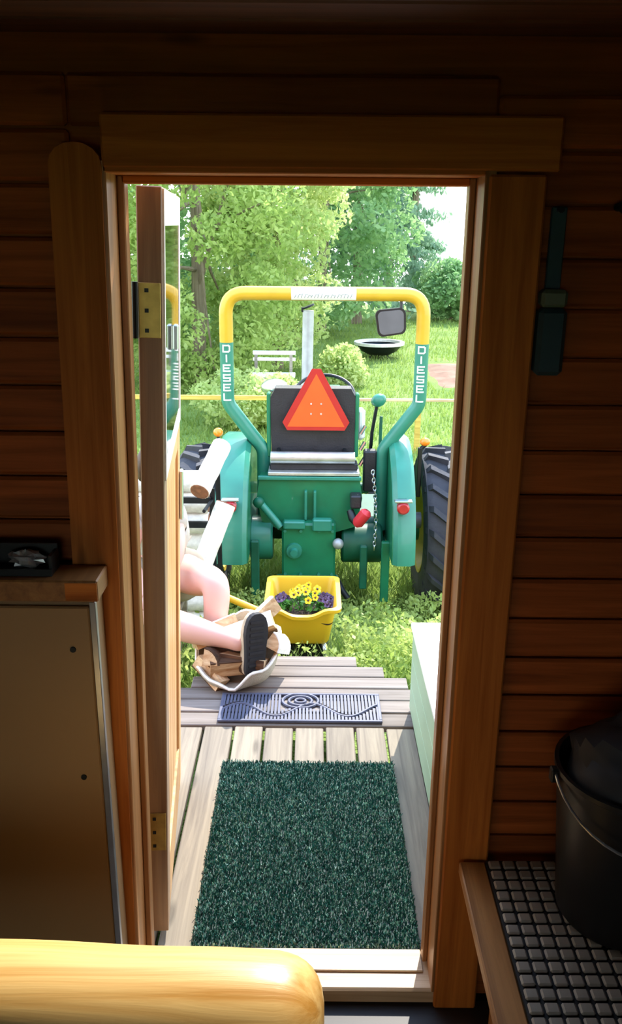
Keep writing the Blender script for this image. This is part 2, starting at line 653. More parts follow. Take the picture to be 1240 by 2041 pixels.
# back wall, behind the camera, with an unseen window added to brighten the room
QX0, QX1, QZ0, QZ1 = -1.0, .08, .75, 1.62
mb = MB()
mb.box(RX0 - .1, QX0, RYB - .1, RYB, FLOOR, CEIL + .1)
mb.box(QX1, RX1 + .1, RYB - .1, RYB, FLOOR, CEIL + .1)
mb.box(QX0, QX1, RYB - .1, RYB, FLOOR, QZ0)
mb.box(QX0, QX1, RYB - .1, RYB, QZ1, CEIL + .1)
w = struct(mb.build('wall_back', 'panel_pine'))
planks_x(w, RX0, QX0 - .03, RYB, RYB + .018, zs_low, PH, 'panel_pine')
planks_x(w, QX1 + .03, RX1, RYB, RYB + .018, zs_low, PH, 'panel_pine')
planks_x(w, QX0 - .03, QX1 + .03, RYB, RYB + .018, [z for z in zs_low if z + PH < QZ0 - .02 or z > QZ1 + .02], PH, 'panel_pine')
win = struct(thing('unseen_window_1', ((QX0 + QX1) / 2, RYB, QZ0)))
for (a_, b_, c_, d_) in ((QX0 - .04, QX1 + .04, QZ1, QZ1 + .05), (QX0 - .04, QX1 + .04, QZ0 - .05, QZ0), (QX0 - .04, QX0, QZ0, QZ1), (QX1, QX1 + .04, QZ0, QZ1), ((QX0 + QX1) / 2 - .02, (QX0 + QX1) / 2 + .02, QZ0, QZ1)):
    MB().box(a_, b_, RYB - .06, RYB + .025, c_, d_, ch=.003).build('window_frame', 'white_paint', win)
for (a_, b_) in ((QX0, (QX0 + QX1) / 2 - .02), ((QX0 + QX1) / 2 + .02, QX1)):
    MB().box(a_, b_, RYB - .03, RYB - .026, QZ0, QZ1).build('pane', 'window_glass', win)

# ---- ceiling and floor
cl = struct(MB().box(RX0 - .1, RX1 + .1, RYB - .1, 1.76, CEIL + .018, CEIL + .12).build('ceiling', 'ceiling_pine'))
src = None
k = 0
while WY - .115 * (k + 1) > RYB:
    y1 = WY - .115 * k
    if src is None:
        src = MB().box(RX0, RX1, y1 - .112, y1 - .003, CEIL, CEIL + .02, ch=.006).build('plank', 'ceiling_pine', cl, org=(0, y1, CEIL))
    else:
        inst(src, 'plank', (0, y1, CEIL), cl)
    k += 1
fl = struct(MB().box(RX0 - .1, RX1 + .1, RYB - .1, 1.76, FLOOR - .14, FLOOR - .022).build('floor', 'dark_floor'))
src = None
k = 0
while WY - .14 * (k + 1) > RYB:
    y1 = WY - .14 * k
    if src is None:
        src = MB().box(RX0, RX1, y1 - .137, y1 - .002, FLOOR - .022, FLOOR, ch=.004).build('plank', 'dark_floor', fl, org=(0, y1, FLOOR))
    else:
        inst(src, 'plank', (0, y1, FLOOR), fl)
    k += 1

# ---- door frame: jambs, head, threshold, stops
jl = struct(MB().box(OX0 - .03, OX0, 1.617, 1.775, .0, OZ + .02, ch=.002).build('trim_1', 'jamb_pine'))
MB().box(OX0, OX0 + .014, 1.70, 1.735, .008, OZ, ch=.002).build('door_stop', 'jamb_pine', jl)
jr = struct(MB().box(OX1, OX1 + .02, 1.617, 1.775, .0, OZ + .02, ch=.002).build('trim_2', 'jamb_pine'))
MB().box(OX1 - .012, OX1, 1.70, 1.735, .008, OZ, ch=.002).build('door_stop', 'jamb_pine', jr)
jh = struct(MB().box(OX0, OX1, 1.617, 1.775, OZ, OZ + .02, ch=.002).build('trim_3', 'casing_pine_x'))
MB().box(OX0 + .014, OX1 - .012, 1.70, 1.735, OZ - .014, OZ, ch=.002).build('door_stop', 'casing_pine_x', jh)
th = struct(MB().box(OX0 - .06, OX1 + .02, 1.625, 1.748, FLOOR, 0.0, ch=.006).build('trim_4', 'threshold_wood'))
MB().box(OX0 - .02, OX1 - .012, 1.675, 1.744, 0.0, .006, ch=.002).build('sill_strip', 'threshold_wood', th)

# ---- inside casings
c_y0, c_y1 = 1.612, 1.6395
pts = []
for kk in range(9):
    a = PI - PI * kk / 8
    pts.append((-.423 + .046 * math.cos(a), 1.852 + .036 * math.sin(a)))
poly = [(-.469, FLOOR)] + pts + [(-.377, FLOOR)]
trim_5 = struct(MB().prism(poly, c_y0, c_y1).build('trim_5', 'casing_pine'))
struct(MB().box(.307, .408, c_y0, c_y1, FLOOR, 1.842, ch=.004).build('trim_6', 'casing_pine'))
struct(MB().box(-.370, .43, c_y0 + .002, c_y1, 1.847, 1.936, ch=.004).build('trim_7', 'casing_pine_x'))

# ---- the open door: hinged on the left jamb, swung out past the square
HX, HY = -.352, 1.790
DW, DT, DZ0, DZ1 = .675, .050, .008, 1.828
ANG = R(5.6)
door = struct(thing('door_1', (HX, HY, DZ0)))
M = Matrix.Translation((HX, HY, 0)) @ Matrix.Rotation(ANG, 4, 'Z')
# local frame: x = through the thickness (0 outside .. DT inside face), y = along the door from the hinge
st = .085
WZ0, WZ1 = 1.255, 1.765
MB().box(0, DT, 0, st, DZ0, DZ1, ch=.002, M=M).build('stile', 'door_edge_shaded', door)
MB().box(0, DT, DW - st, DW, DZ0, DZ1, ch=.002, M=M).build('stile', 'door_pine', door)
for (z0, z1) in ((DZ0, DZ0 + .16), (WZ0 - .10, WZ0), (WZ1, DZ1)):
    MB().box(.001, DT - .001, st, DW - st, z0, z1, ch=.001, M=M).build('rail', 'door_pine', door)
nb = 5
bw = (DW - 2 * st) / nb
for kk in range(nb):
    MB().box(.008, DT - .008, st + bw * kk + .001, st + bw * (kk + 1) - .001, DZ0 + .16, WZ0 - .10, ch=.003, M=M).build('board', 'door_pine', door)
# window in the upper half: white frame proud of the inside face, one pane
wf = MB()
a0, a1 = .012, DW - .03
wf.box(DT, DT + .004, a0, a1, WZ1 - .01, DZ1 - .004, M=M)
wf.box(DT, DT + .004, a0, a1, WZ0 - .028, WZ0 + .012, M=M)
wf.box(DT, DT + .004, a0, a0 + .02, WZ0 + .012, WZ1 - .01, M=M)
wf.box(DT, DT + .004, a1 - .045, a1, WZ0 + .012, WZ1 - .01, M=M)
wfo = wf.build('window_frame', 'white_gloss', door)
MB().box(DT - .001, DT + .0025, a0 + .02, a1 - .045, WZ0 + .012, WZ1 - .01, M=M).build('pane', 'window_glass', wfo)
MB().box(DT + .003, DT + .016, .30, .325, 1.47, 1.53, ch=.003, M=M).build('latch', 'aluminium', wfo)
# dark bars behind the pane, standing in for streaks reflected in the glass
for kk, yy in enumerate((.13, .24, .35, .46)):
    MB().box(.010, .018, yy, yy + .014, WZ0, WZ1, M=M).build('streak_bar', 'dark_steel', wfo)
# hinges: leaf on the hinge edge, barrel in the gap
for zc in (1.59, .32):
    hg = MB().box(.002, DT - .004, -.0035, .0005, zc - .055, zc + .055, ch=.001, M=M).build('hinge', 'brass', door)
    tag(hg, label='brass hinge leaf on the door edge')
    sc = MB()
    for dz in (-.04, .0, .04):
        sc.box(.014, .022, -.005, -.003, zc + dz - .004, zc + dz + .004, M=M)
    sc.build('screw', 'dark_steel', hg)
    mb = MB().tube([(HX - .005, HY - .004, zc - .056), (HX - .005, HY - .004, zc + .056)], .006, 10)
    mb.build('hinge_barrel', 'dark_steel', hg)
MB().box(DT + .001, DT + .012, DW - .06, DW - .03, .93, 1.08, ch=.003, M=M).build('handle_plate', 'aluminium', door)

# the old frame leans: left jamb, casing and door a little out of plumb
bpy.context.view_layer.update()
pv = Vector((OX0, 1.7, OZ))
LEAN = Matrix.Translation(pv + Vector((.006, 0, 0))) @ Matrix.Rotation(R(1.15), 4, 'Y') @ Matrix.Translation(-pv)
for o in (jl, trim_5, door):
    o.matrix_world = LEAN @ o.matrix_world
SAG = Matrix.Translation(pv) @ Matrix.Rotation(R(.9), 4, 'Y') @ Matrix.Translation(-pv)
door.matrix_world = SAG @ door.matrix_world

# ================================================================== THE PORCH
DECK = -0.014
deck = struct(thing('porch_deck', (0, 2.6, DECK - .13)))
jm = MB()
for x in (-.9, -.45, 0, .45, .9):
    jm.box(x - .022, x + .022, 1.78, 2.80, DECK - .12, DECK - .028)
for x in (-.42, -.1, .15):
    jm.box(x - .022, x + .022, 2.82, 3.33, DECK - .12, DECK - .028)
jm.build('joist', 'grey_wood', deck)
for kk in range(17):
    x0 = -.955 + .1125 * kk
    dz = random.uniform(-.002, .002)
    MB().box(x0 + .005, x0 + .1075, 1.75 + random.uniform(0, .004), 2.80 + random.uniform(-.004, .004), DECK - .028 + dz, DECK + dz, ch=.003).build('plank', 'deck_wood_y', deck)
rights = [.96, .74, .52, .40, .31, .20]
for kk in range(6):
    y0 = 2.812 + .0925 * kk
    dz = random.uniform(-.002, .002)
    MB().box(-.52 + random.uniform(-.02, .02) + (.0 if kk < 3 else .03 * (kk - 2)), rights[kk], y0 + .0035, y0 + .0885, DECK - .028 + dz, DECK + dz, ch=.003).build('plank', 'deck_wood_x', deck)

# ---- storage bench along the right of the porch
bx = thing('porch_box', (.56, 2.4, DECK), 'pale green wooden box bench with a white top along the porch side', 'box bench')
for kk in range(3):
    z0 = DECK + .012 + .107 * kk
    MB().box(.386, .404, 1.85, 2.93, z0, z0 + .1055, ch=.002).build('side_board', 'pale_green_paint', bx)
for yy in (1.85, 2.912):
    MB().box(.404, .74, yy, yy + .018, DECK + .012, .333, ch=.002).build('end_board', 'pale_green_paint', bx)
MB().box(.74, .758, 1.85, 2.93, DECK + .012, .333, ch=.002).build('side_board', 'pale_green_paint', bx)
MB().box(.378, .765, 1.84, 2.94, .333, .353, ch=.004).build('lid', 'white_gloss', bx)
for (xx, yy) in ((.41, 1.87), (.41, 2.87), (.70, 1.87), (.70, 2.87)):
    MB().box(xx, xx + .04, yy, yy + .04, DECK, DECK + .03).build('foot', 'pale_green_paint', bx)

# ---- artificial-turf doormat
mat = thing('doormat', (-.0, 2.16, DECK), 'dark green artificial turf doormat lying outside the threshold', 'doormat')
MX0, MX1, MY0, MY1 = -.300, .292, 1.752, 2.565
MB().box(MX0, MX1, MY0, MY1, DECK + .0005, DECK + .009, ch=.003).build('backing', 'turf_base', mat)
nx, ny = 105, 138
gx, gy = np.meshgrid(np.linspace(MX0 + .004, MX1 - .004, nx), np.linspace(MY0 + .004, MY1 - .004, ny))
bxs = gx.ravel() + rng.normal(0, .0015, nx * ny)
bys = gy.ravel() + rng.normal(0, .0015, nx * ny)
allv = []
for rep in range(3):
    a = rng.uniform(0, 2 * PI, nx * ny)
    lean = rng.uniform(0, .007, nx * ny)
    la = rng.uniform(0, 2 * PI, nx * ny)
    hh = rng.uniform(.006, .013, nx * ny)
    wv = .0016
    base = np.stack([bxs, bys, np.full_like(bxs, DECK + .008)], 1)
    d = np.stack([np.cos(a) * wv, np.sin(a) * wv, np.zeros_like(a)], 1)
    top = base + np.stack([np.cos(la) * lean, np.sin(la) * lean, hh], 1)
    q = np.stack([base - d, base + d, top + d * .7, top - d * .7], 1)
    allv.append(q.reshape(-1, 3))
allv = np.concatenate(allv)
pick = np.repeat(rng.random(len(allv) // 4) < .2, 4)
tri_mesh('turf', allv[~pick], 4, 'turf_fibre', mat, 'stuff', (0, 2.16, DECK))
tri_mesh('pale_turf', allv[pick], 4, 'turf_pale', mat, 'stuff', (0, 2.16, DECK))

# ---- rubber scraper mat with bars and a ringed centre
sm = thing('scraper_mat', (-.03, 2.92, DECK), 'grey rubber scraper mat with bars and a ringed centre, beyond the green doormat', 'doormat')
sx0, sx1, sy0, sy1 = -.345, .275, 2.825, 3.03
fr = MB()
fr.box(sx0, sx1, sy0, sy0 + .012, DECK + .001, DECK + .012, ch=.002)
fr.box(sx0, sx1, sy1 - .012, sy1, DECK + .001, DECK + .012, ch=.002)
fr.box(sx0, sx0 + .012, sy0 + .012, sy1 - .012, DECK + .001, DECK + .012, ch=.002)
fr.box(sx1 - .012, sx1, sy0 + .012, sy1 - .012, DECK + .001, DECK + .012, ch=.002)
fr.build('frame', 'scraper_rubber', sm)
bars = MB()
nb = 46
for kk in range(1, nb):
    x = sx0 + (sx1 - sx0) * kk / nb
    a = abs(x - (-.035))
    y_hi = sy1 - .012
    y_lo = sy0 + .012
    if a < .085:
        y_hi = sy1 - .10 - .35 * a if a < .07 else y_hi
    mid = sy0 + .075 + .045 * math.sin((x - sx0) * 22)
    for (ya, yb) in ((y_lo, min(mid, y_hi)), (mid + .018, y_hi)):
        if yb - ya > .012:
            bars.box(x - .0043, x + .0043, ya, yb, DECK + .001, DECK + .011)
bars.build('bars', 'scraper_rubber', sm)
wave = MB()
wave.tube([(sx0 + .012 + (sx1 - sx0 - .024) * t / 60, sy0 + .084 + .045 * math.sin(((sx1 - sx0) * t / 60) * 22), DECK + .007) for t in range(61)], .006, 6)
wave.build('scroll', 'scraper_rubber', sm)
for rr in (.07, .045, .02):
    MB().tube([(-.035 + rr * math.cos(2 * PI * t / 24), sy1 - .055 + .75 * rr * math.sin(2 * PI * t / 24), DECK + .007) for t in range(24)], .006, 6, closed=True).build('ring', 'scraper_rubber', sm)

# ================================================================== INSIDE THE CABIN
# ---- peeled log rail in the foreground
lg = thing('log_rail', (-.4, 1.0, FLOOR), 'thick peeled yellow pine log rail in the foreground, its end rounded', 'log')
mb = MB()
ax0, ax1 = Vector((-1.15, 1.065, .592)), Vector((.027, 1.012, .578))
d = (ax1 - ax0)
L = d.length
prof_n = 28
path, rad = [], []
for i in range(prof_n):
    t = i / (prof_n - 1) * (1 - .075 / L)
    path.append(ax0 + d * t)
    rad.append(.104 + .0025 * math.sin(t * 9) + .0015 * math.sin(t * 23))
for i in range(1, 9):
    a = i / 8 * PI / 2
    t = (1 - .075 / L) + (.075 / L) * math.sin(a)
    path.append(ax0 + d * t)
    rad.append(.104 * (math.cos(a) ** .62) + .0015 if i < 8 else .012)
mb.tube(path, rad, 36)
lo = mb.build('rail', 'log_pine', lg, smooth=True)
for x in (-1.0, -.12):
    MB().tube([(x, 1.04, FLOOR), (x, 1.04, .51)], .055, 18).build('post', 'log_pine', lg, smooth=True)

# ---- cabinet on the left
cb = thing('cabinet', (-.7, 1.57, FLOOR), 'pale panelled cabinet with a metal edge strip and wooden top, left of the door', 'cabinet')
CX1, CY0, CZ = -.417, 1.535, 1.058
MB().box(-1.25, CX1 - .004, CY0 + .012, 1.610, FLOOR, CZ, ch=.002).build('body', 'cabinet_panel', cb)
dr = MB().box(-1.24, CX1 - .014, CY0, CY0 + .011, FLOOR + .05, CZ - .012, ch=.003).build('door', 'cabinet_panel', cb)
for (x, z) in ((-.468, .955), (-.468, .66)):
    MB().tube([(x, CY0 - .003, z), (x, CY0 + .002, z)], .006, 10).build('screw', 'dark_steel', dr)
MB().box(CX1 - .012, CX1, CY0 - .003, CY0 + .012, FLOOR, CZ, ch=.001).build('edge_strip', 'aluminium', cb)
tp = MB().box(-1.27, -.408, CY0 - .012, 1.610, CZ + .004, CZ + .048, ch=.003).build('top', 'bench_wood', cb)
MB().box(-.47, -.409, CY0 - .014, CY0 - .0125, CZ + .008, CZ + .044).build('end_block', 'casing_pine_x', tp)
# things on the cabinet top
t0 = CZ + .048
ty = thing('tray', (-.68, 1.58, t0), 'dark shallow tray standing on the cabinet top', 'tray')
MB().box(-.86, -.50, 1.545, 1.60, t0, t0 + .006).build('bottom', 'black_plastic', ty)
rm = MB()
rm.box(-.86, -.50, 1.594, 1.60, t0 + .006, t0 + .05)
rm.box(-.86, -.50, 1.545, 1.551, t0 + .006, t0 + .014)
rm.box(-.86, -.854, 1.551, 1.594, t0 + .006, t0 + .04)
rm.box(-.506, -.50, 1.551, 1.594, t0 + .006, t0 + .04)
rm.build('rim', 'black_plastic', ty)
foil = MB()
rf = random.Random(3)
N1, M1 = 14, 9
vs, fs = [], []
for i in range(M1 + 1):
    for k in range(N1):
        th_, ph = PI * i / M1, 2 * PI * k / N1
        s = 1 + rf.uniform(-.28, .28)
        vs.append((-.555 + .034 * s * math.sin(th_) * math.cos(ph), 1.572 + .016 * s * math.sin(th_) * math.sin(ph), t0 + .025 + .017 * s * math.cos(th_)))
for i in range(M1):
    for k in range(N1):
        fs.append((i * N1 + k, (i + 1) * N1 + k, (i + 1) * N1 + (k + 1) % N1, i * N1 + (k + 1) % N1))
foil.add(vs, fs)
tag(foil.build('crumpled_foil', 'foil'), 'small crumpled ball of silvery foil in the dark tray', 'foil')

# ---- bench on the right with a studded rubber mat, a bucket on it
bn = thing('bench', (.75, 1.2, FLOOR), 'low wooden bench along the wall to the right of the doorway', 'bench')
BZ = .40
MB().box(.34, .398, .2, 1.60, BZ - .03, BZ, ch=.003).build('edge_board', 'bench_wood', bn)
for kk in range(4):
    x0 = .4 + .205 * kk
    MB().box(x0, x0 + .2, .2, 1.60, BZ - .03, BZ - .004, ch=.003).build('seat_board', 'bench_wood', bn)
for yy in (.3, 1.48):
    for xx in (.42, 1.12):
        MB().box(xx, xx + .05, yy, yy + .05, FLOOR, BZ - .03, ch=.003).build('leg', 'bench_wood', bn)
for yy in (.305, 1.485):
    MB().box(.47, 1.12, yy, yy + .04, BZ - .09, BZ - .032).build('cross_bar', 'bench_wood', bn)

rmat = thing('rubber_mat', (.6, 1.25, BZ), 'brown grey rubber mat of small raised squares lying on the bench', 'mat')
MB().box(.399, .80, .78, 1.598, BZ - .003, BZ + .004).build('base', 'joint_rubber', rmat)
src = None
PT = .031
for i in range(12):
    for j in range(24):
        x, y = .4005 + PT * i, 1.565 - PT * j
        if j >= 24 or y < .82:
            continue
        if src is None:
            src = MB().box(x + .002, x + PT - .0025, y + .002, y + PT - .0035, BZ + .003, BZ + .011, ch=.0035).build('tile', 'tile_rubber', rmat, org=(x, y, BZ))
        else:
            inst(src, 'tile', (x, y, BZ), rmat)

bk = thing('bucket', (.64, 1.45, BZ + .011), 'black bucket standing on the bench mat in the dark corner', 'bucket')
b0 = BZ + .011
Mb = Matrix.Translation((.64, 1.45, b0))
MB().lathe([(0.0, .0), (.115, .0), (.122, .01), (.148, .33), (.154, .335), (.154, .345), (.146, .345), (.140, .33), (.116, .014), (0, .014)], Mb, 40).build('body', 'black_plastic', bk, smooth=True)
MB().tube([(.64 + .158 * math.cos(a), 1.45 + .158 * math.sin(a) - .02 * 0, b0 + .335 - .09 * max(0, math.sin((a - PI) )) ) for a in [PI + PI * t / 20 for t in range(21)]], .0028, 8).build('bail', 'aluminium', bk)
MB().box(.64 - .166, .64 - .15, 1.44, 1.46, b0 + .31, b0 + .34, ch=.003).build('lug', 'black_plastic', bk)
MB().box(.64 + .15, .64 + .166, 1.44, 1.46, b0 + .31, b0 + .34, ch=.003).build('lug', 'black_plastic', bk)
bag = MB()
rf = random.Random(11)
vs, fs = [], []
N1, M1 = 22, 12
for i in range(M1 + 1):
    for k in range(N1):
        th_, ph = PI * .62 * i / M1, 2 * PI * k / N1
        s = 1 + .06 * math.sin(3 * ph + i) + .05 * math.sin(5 * ph + 2 * i) + rf.uniform(-.02, .02)
        vs.append((.64 + .132 * s * math.sin(th_) * math.cos(ph), 1.45 + .132 * s * math.sin(th_) * math.sin(ph), b0 + .31 + .13 * s * math.cos(th_)))
for i in range(M1):
    for k in range(N1):
        fs.append((i * N1 + k, (i + 1) * N1 + k, (i + 1) * N1 + (k + 1) % N1, i * N1 + (k + 1) % N1))
bag.add(vs, fs)
tag(bag.build('black_bag', 'black_rubber', smooth=True), 'crumpled black bag heaped in the black bucket', 'bag')

# ---- teal holder hanging beside the right casing
hd = thing('wall_holder', (.437, 1.62, 1.48), 'dark teal oblong holder hanging by a strap beside the right casing', 'holder')
MB().box(.412, .464, 1.6, 1.636, 1.493, 1.615, ch=.008).build('body', 'teal_plastic', hd)
MB().box(.414, .462, 1.602, 1.636, 1.617, 1.648, ch=.006).build('band', 'teal_band', hd)
MB().box(.424, .452, 1.626, 1.634, 1.646, 1.79, ch=.002).build('strap', 'teal_plastic', hd)
MB().tube([(.438, 1.645, 1.785), (.438, 1.615, 1.785)], .006, 10).build('nail', 'dark_steel', hd)
hk = thing('coat_hook', (.545, 1.62, 1.78), 'small dark round peg on the wall at the upper right', 'hook')
MB().tube([(.545, 1.642, 1.79), (.545, 1.60, 1.79)], [.007, .007], 12).build('stem', 'dark_steel', hk)
MB().ball((.545, 1.597, 1.79), .013, 12, 8).build('knob', 'dark_steel', hk, smooth=True)

# ================================================================== THE GARDEN GROUND
def gz(x, y):
    """height of the ground: drops from the porch to the lawn, falls away beyond the far trees"""
    t = min(1, max(0, (y - 3.5) / 1.3))
    z = -.29 - .31 * t * t * (3 - 2 * t)
    if y > 26:
        z -= .012 * (y - 26) ** 1.7
    return z + .015 * math.sin(x * 1.3 + y * .7) * t


def gz_np(x, y):
    t = np.clip((y - 3.5) / 1.3, 0, 1)
    z = -.29 - .31 * t * t * (3 - 2 * t)
    z = z - np.where(y > 26, .012 * np.abs(y - 26) ** 1.7, 0)
    return z + .015 * np.sin(x * 1.3 + y * .7) * t


xs = list(np.linspace(-26, 26, 53))
ys = list(np.linspace(-16, 1.5, 14)) + list(np.linspace(1.78, 6, 16)) + list(np.linspace(6.5, 48, 60))
mb = MB()
vs = [(x, y, gz(x, y)) for y in ys for x in xs]
nxs = len(xs)
fs = [(j * nxs + i, j * nxs + i + 1, (j + 1) * nxs + i + 1, (j + 1) * nxs + i) for j in range(len(ys) - 1) for i in range(nxs - 1)]
mb.add(vs, fs)
struct(mb.build('lawn', 'lawn', smooth=True, org=(0, 10, -.6)))

# dug soil bed on the right of the lawn: a low mound
mb = MB()
vs, fs = [], []
rf = random.Random(5)
nx_, ny_ = 22, 10
for j in range(ny_ + 1):
    for i in range(nx_ + 1):
        x, y = 1.9 + 4.2 * i / nx_, 13.2 + 2.9 * j / ny_
        edge = math.sin(PI * i / nx_) ** .5 * math.sin(PI * j / ny_) ** .5 if 0 < i < nx_ and 0 < j < ny_ else 0
        vs.append((x, y, gz(x, y) - .02 + edge * (.10 + rf.uniform(-.04, .05))))
for j in range(ny_):
    for i in range(nx_):
        a = j * (nx_ + 1) + i
        fs.append((a, a + 1, a + nx_ + 2, a + nx_ + 1))
mb.add(vs, fs)
struct(mb.build('soil_bed', 'soil_brown'))


def blades(name, label, n, xf, yf, h0, h1, wdt, mat, leaf=False, mask=None):
    """loose blades (two quads) standing on the ground"""
    y = yf(n)
    x = xf(n, y)
    if mask is not None:
        keep = mask(x, y)
        x, y = x[keep], y[keep]
    n = len(x)
    z = gz_np(x, y) - .01
    base = np.stack([x, y, z], 1)
    a = rng.uniform(0, 2 * PI, n)
    h = rng.uniform(h0, h1, n)
    la = rng.uniform(0, 2 * PI, n)
    d = np.stack([np.cos(a), np.sin(a), np.zeros(n)], 1) * (wdt * rng.uniform(.6, 1.3, n))[:, None]
    ld = np.stack([np.cos(la), np.sin(la), np.zeros(n)], 1)
    mid = base + ld * (h * .12)[:, None] + np.array([0, 0, 1]) * (h * .55)[:, None]
    tip = base + ld * (h * .45)[:, None] + np.array([0, 0, 1]) * (h * .95)[:, None]
    q1 = np.stack([base - d, base + d, mid + d * .8, mid - d * .8], 1)
    q2 = np.stack([mid - d * .8, mid + d * .8, tip + d * .1, tip - d * .1], 1)
    v = np.concatenate([q1, q2], 1).reshape(-1, 3)
    o = tri_mesh(name, v, 4, mat, None, 'stuff', (0, 6, -.6))
    return tag(o, label, 'grass', kind='stuff')


def leaf_quads(c, size, up=0.0):
    """diamond leaves at points c with random facing"""
    n = len(c)
    u = rng.normal(0, 1, (n, 3))
    u[:, 2] -= up
    u /= np.linalg.norm(u, axis=1)[:, None]
    w = rng.normal(0, 1, (n, 3))
    w -= u * (w * u).sum(1)[:, None]
    w /= np.linalg.norm(w, axis=1)[:, None]
    s = (size * rng.uniform(.6, 1.4, n))[:, None]
    return np.stack([c - u * s, c + w * s * .5, c + u * s, c - w * s * .5], 1).reshape(-1, 3)


def deck_mask(x, y):
    return ~(((y < 2.83) & (np.abs(x) < 1.02)) | ((y < 3.40) & (x > -.56) & (x < .24 + np.clip((3.40 - y) * 1.3, 0, .8))))


blades('tall_grass', 'tall yellow green grass between the porch deck and the tractor', 30000,
       lambda n, y: rng.uniform(-2.2, 2.4, n), lambda n: rng.uniform(1.9, 6.0, n), .08, .26, .005, 'grass_blade', mask=deck_mask)
blades('lawn_grass', 'short light green lawn grass stretching back to the trees', 60000,
       lambda n, y: rng.uniform(-1, 1, n) * (y * .42 + 1), lambda n: 6 + 18 * rng.uniform(0, 1, n) ** 1.5, .05, .14, .009, 'grass_blade',
       mask=lambda x, y: ~((x > 1.9) & (x < 6.1) & (y > 13.2) & (y < 16.1)))
# leafy weeds
n = 17000
y = rng.uniform(3.42, 4.95, n)
x = rng.uniform(-.75, 1.5, n)
clump = np.sin(x * 9 + 1.3) * np.sin(y * 8 + x * 3)
top = .14 + .20 * (clump + 1) / 2
z = gz_np(x, y) + top * rng.uniform(.05, 1, n) ** .6
keep = deck_mask(x, y) & ~((x > -.24) & (x < .17) & (y > 3.5) & (y < 4.08))
c = np.stack([x, y, z], 1)[keep]
o = tri_mesh('weeds', leaf_quads(c, .016), 4, 'weed_leaf', None, 'stuff', (0, 4.2, -.5))
tag(o, 'bright leafy weeds growing behind the yellow planter', 'weeds', kind='stuff')

# ================================================================== THE TRACTOR
TX, TY, TG = .07, 5.25, gz(0, 5.25)
AX = -.08                               # axle height
tr = thing('tractor', (TX, TY, TG), 'green compact tractor with a yellow roll bar, seen from behind on the grass', 'tractor')


def tbuild(mb, name, mat, parent=tr, smooth=False, org=None, label=None):
    o = mb.build(name, mat, parent, smooth, org)
    if label:
        o['label'] = label
    return o


def fillet(pts, r, n=6):
    pts = [Vector(p) for p in pts]
    out = [pts[0]]
    for i in range(1, len(pts) - 1):
        a, b, c = pts[i - 1], pts[i], pts[i + 1]
        u, v = (a - b).normalized(), (c - b).normalized()
        ang = u.angle(v)
        t = min(r / math.tan(ang / 2), (a - b).length * .48, (c - b).length * .48)
        p0, p1 = b + u * t, b + v * t
        for k in range(n + 1):
            s = k / n
            out.append((1 - s) ** 2 * p0 + 2 * s * (1 - s) * b + s * s * p1)
    out.append(pts[-1])
    return out


# ---- wheels
def rear_wheel(cx, side):
    c = Vector((cx, TY, AX))
    Rt, Wt = .50, .29
    Mx = Matrix.Translation(c) @ Matrix.Rotation(PI / 2, 4, 'Y')
    h = Wt / 2
    prof = [(.27, -h * .86), (.34, -h * .99), (.42, -h), (.475, -h * .93), (.495, -h * .7), (.503, 0), (.495, h * .7), (.475, h * .93), (.42, h), (.34, h * .99), (.27, h * .86)]
    ty_ = tbuild(MB().lathe(prof, Mx, 48), 'tyre', 'tyre_rubber', smooth=True, org=c)
    rim = [(.0, -h * .25), (.12, -h * .25), (.14, -h * .45), (.24, -h * .5), (.262, -h * .9), (.285, -h * .93), (.285, h * .93), (.262, h * .9), (.24, -h * .3), (.12, -h * .1), (0, -h * .1)]
    tbuild(MB().lathe(rim, Mx, 36), 'wheel_rim', 'rim_yellow', smooth=True, org=c)
    for s in (-1, 1):
        srcl = None
        for k in range(22):
            ang = 2 * PI * (k + (.25 if s > 0 else -.25)) / 22
            if srcl is None:
                m = MB()
                # slanted bar: from the middle of the tread to the shoulder
                p = [(-.006 * s, -.085), (-.006 * s, -.05), (s * h * .72, .045), (s * h * 1.0, .06), (s * h * 1.0, .025), (s * h * .72, .008)]
                lo_ = [.490, .490, .470, .405, .405, .470]
                hi_ = [.535, .535, .522, .445, .445, .522]
                vv = [(c.x + q[0], c.y + q[1], c.z + r_) for q, r_ in zip(p, lo_)] + [(c.x + q[0], c.y + q[1], c.z + r_) for q, r_ in zip(p, hi_)]
                ff = [(0, 1, 2, 5), (5, 2, 3, 4), (6, 11, 8, 7), (11, 10, 9, 8), (0, 6, 7, 1), (1, 7, 8, 2), (2, 8, 9, 3), (3, 9, 10, 4), (4, 10, 11, 5), (5, 11, 6, 0)]
                m.add(vv, ff)
                srcl = m.build('lug', 'tyre_rubber', ty_, org=c)
                srcl.rotation_euler = (ang, 0, 0)
            else:
                inst(srcl, 'lug', c, ty_, rot=(ang, 0, 0))


rear_wheel(TX - .755, -1)
rear_wheel(TX + .755, 1)
for sx in (-1, 1):
    c = Vector((TX + sx * .48, 6.95, TG + .285))
    Mx = Matrix.Translation(c) @ Matrix.Rotation(PI / 2, 4, 'Y')
    tbuild(MB().lathe([(.15, -.07), (.22, -.085), (.27, -.075), (.285, 0), (.27, .075), (.22, .085), (.15, .07)], Mx, 32), 'front_tyre', 'tyre_rubber', smooth=True, org=c)
    tbuild(MB().lathe([(0, -.02), (.1, -.03), (.155, -.07), (.155, .07), (.1, .02), (0, .02)], Mx, 24), 'front_rim', 'rim_yellow', smooth=True, org=c)
tbuild(MB().box(TX - .45, TX + .45, 6.91, 6.99, TG + .25, TG + .33, ch=.01), 'front_axle', 'tractor_green_dark')

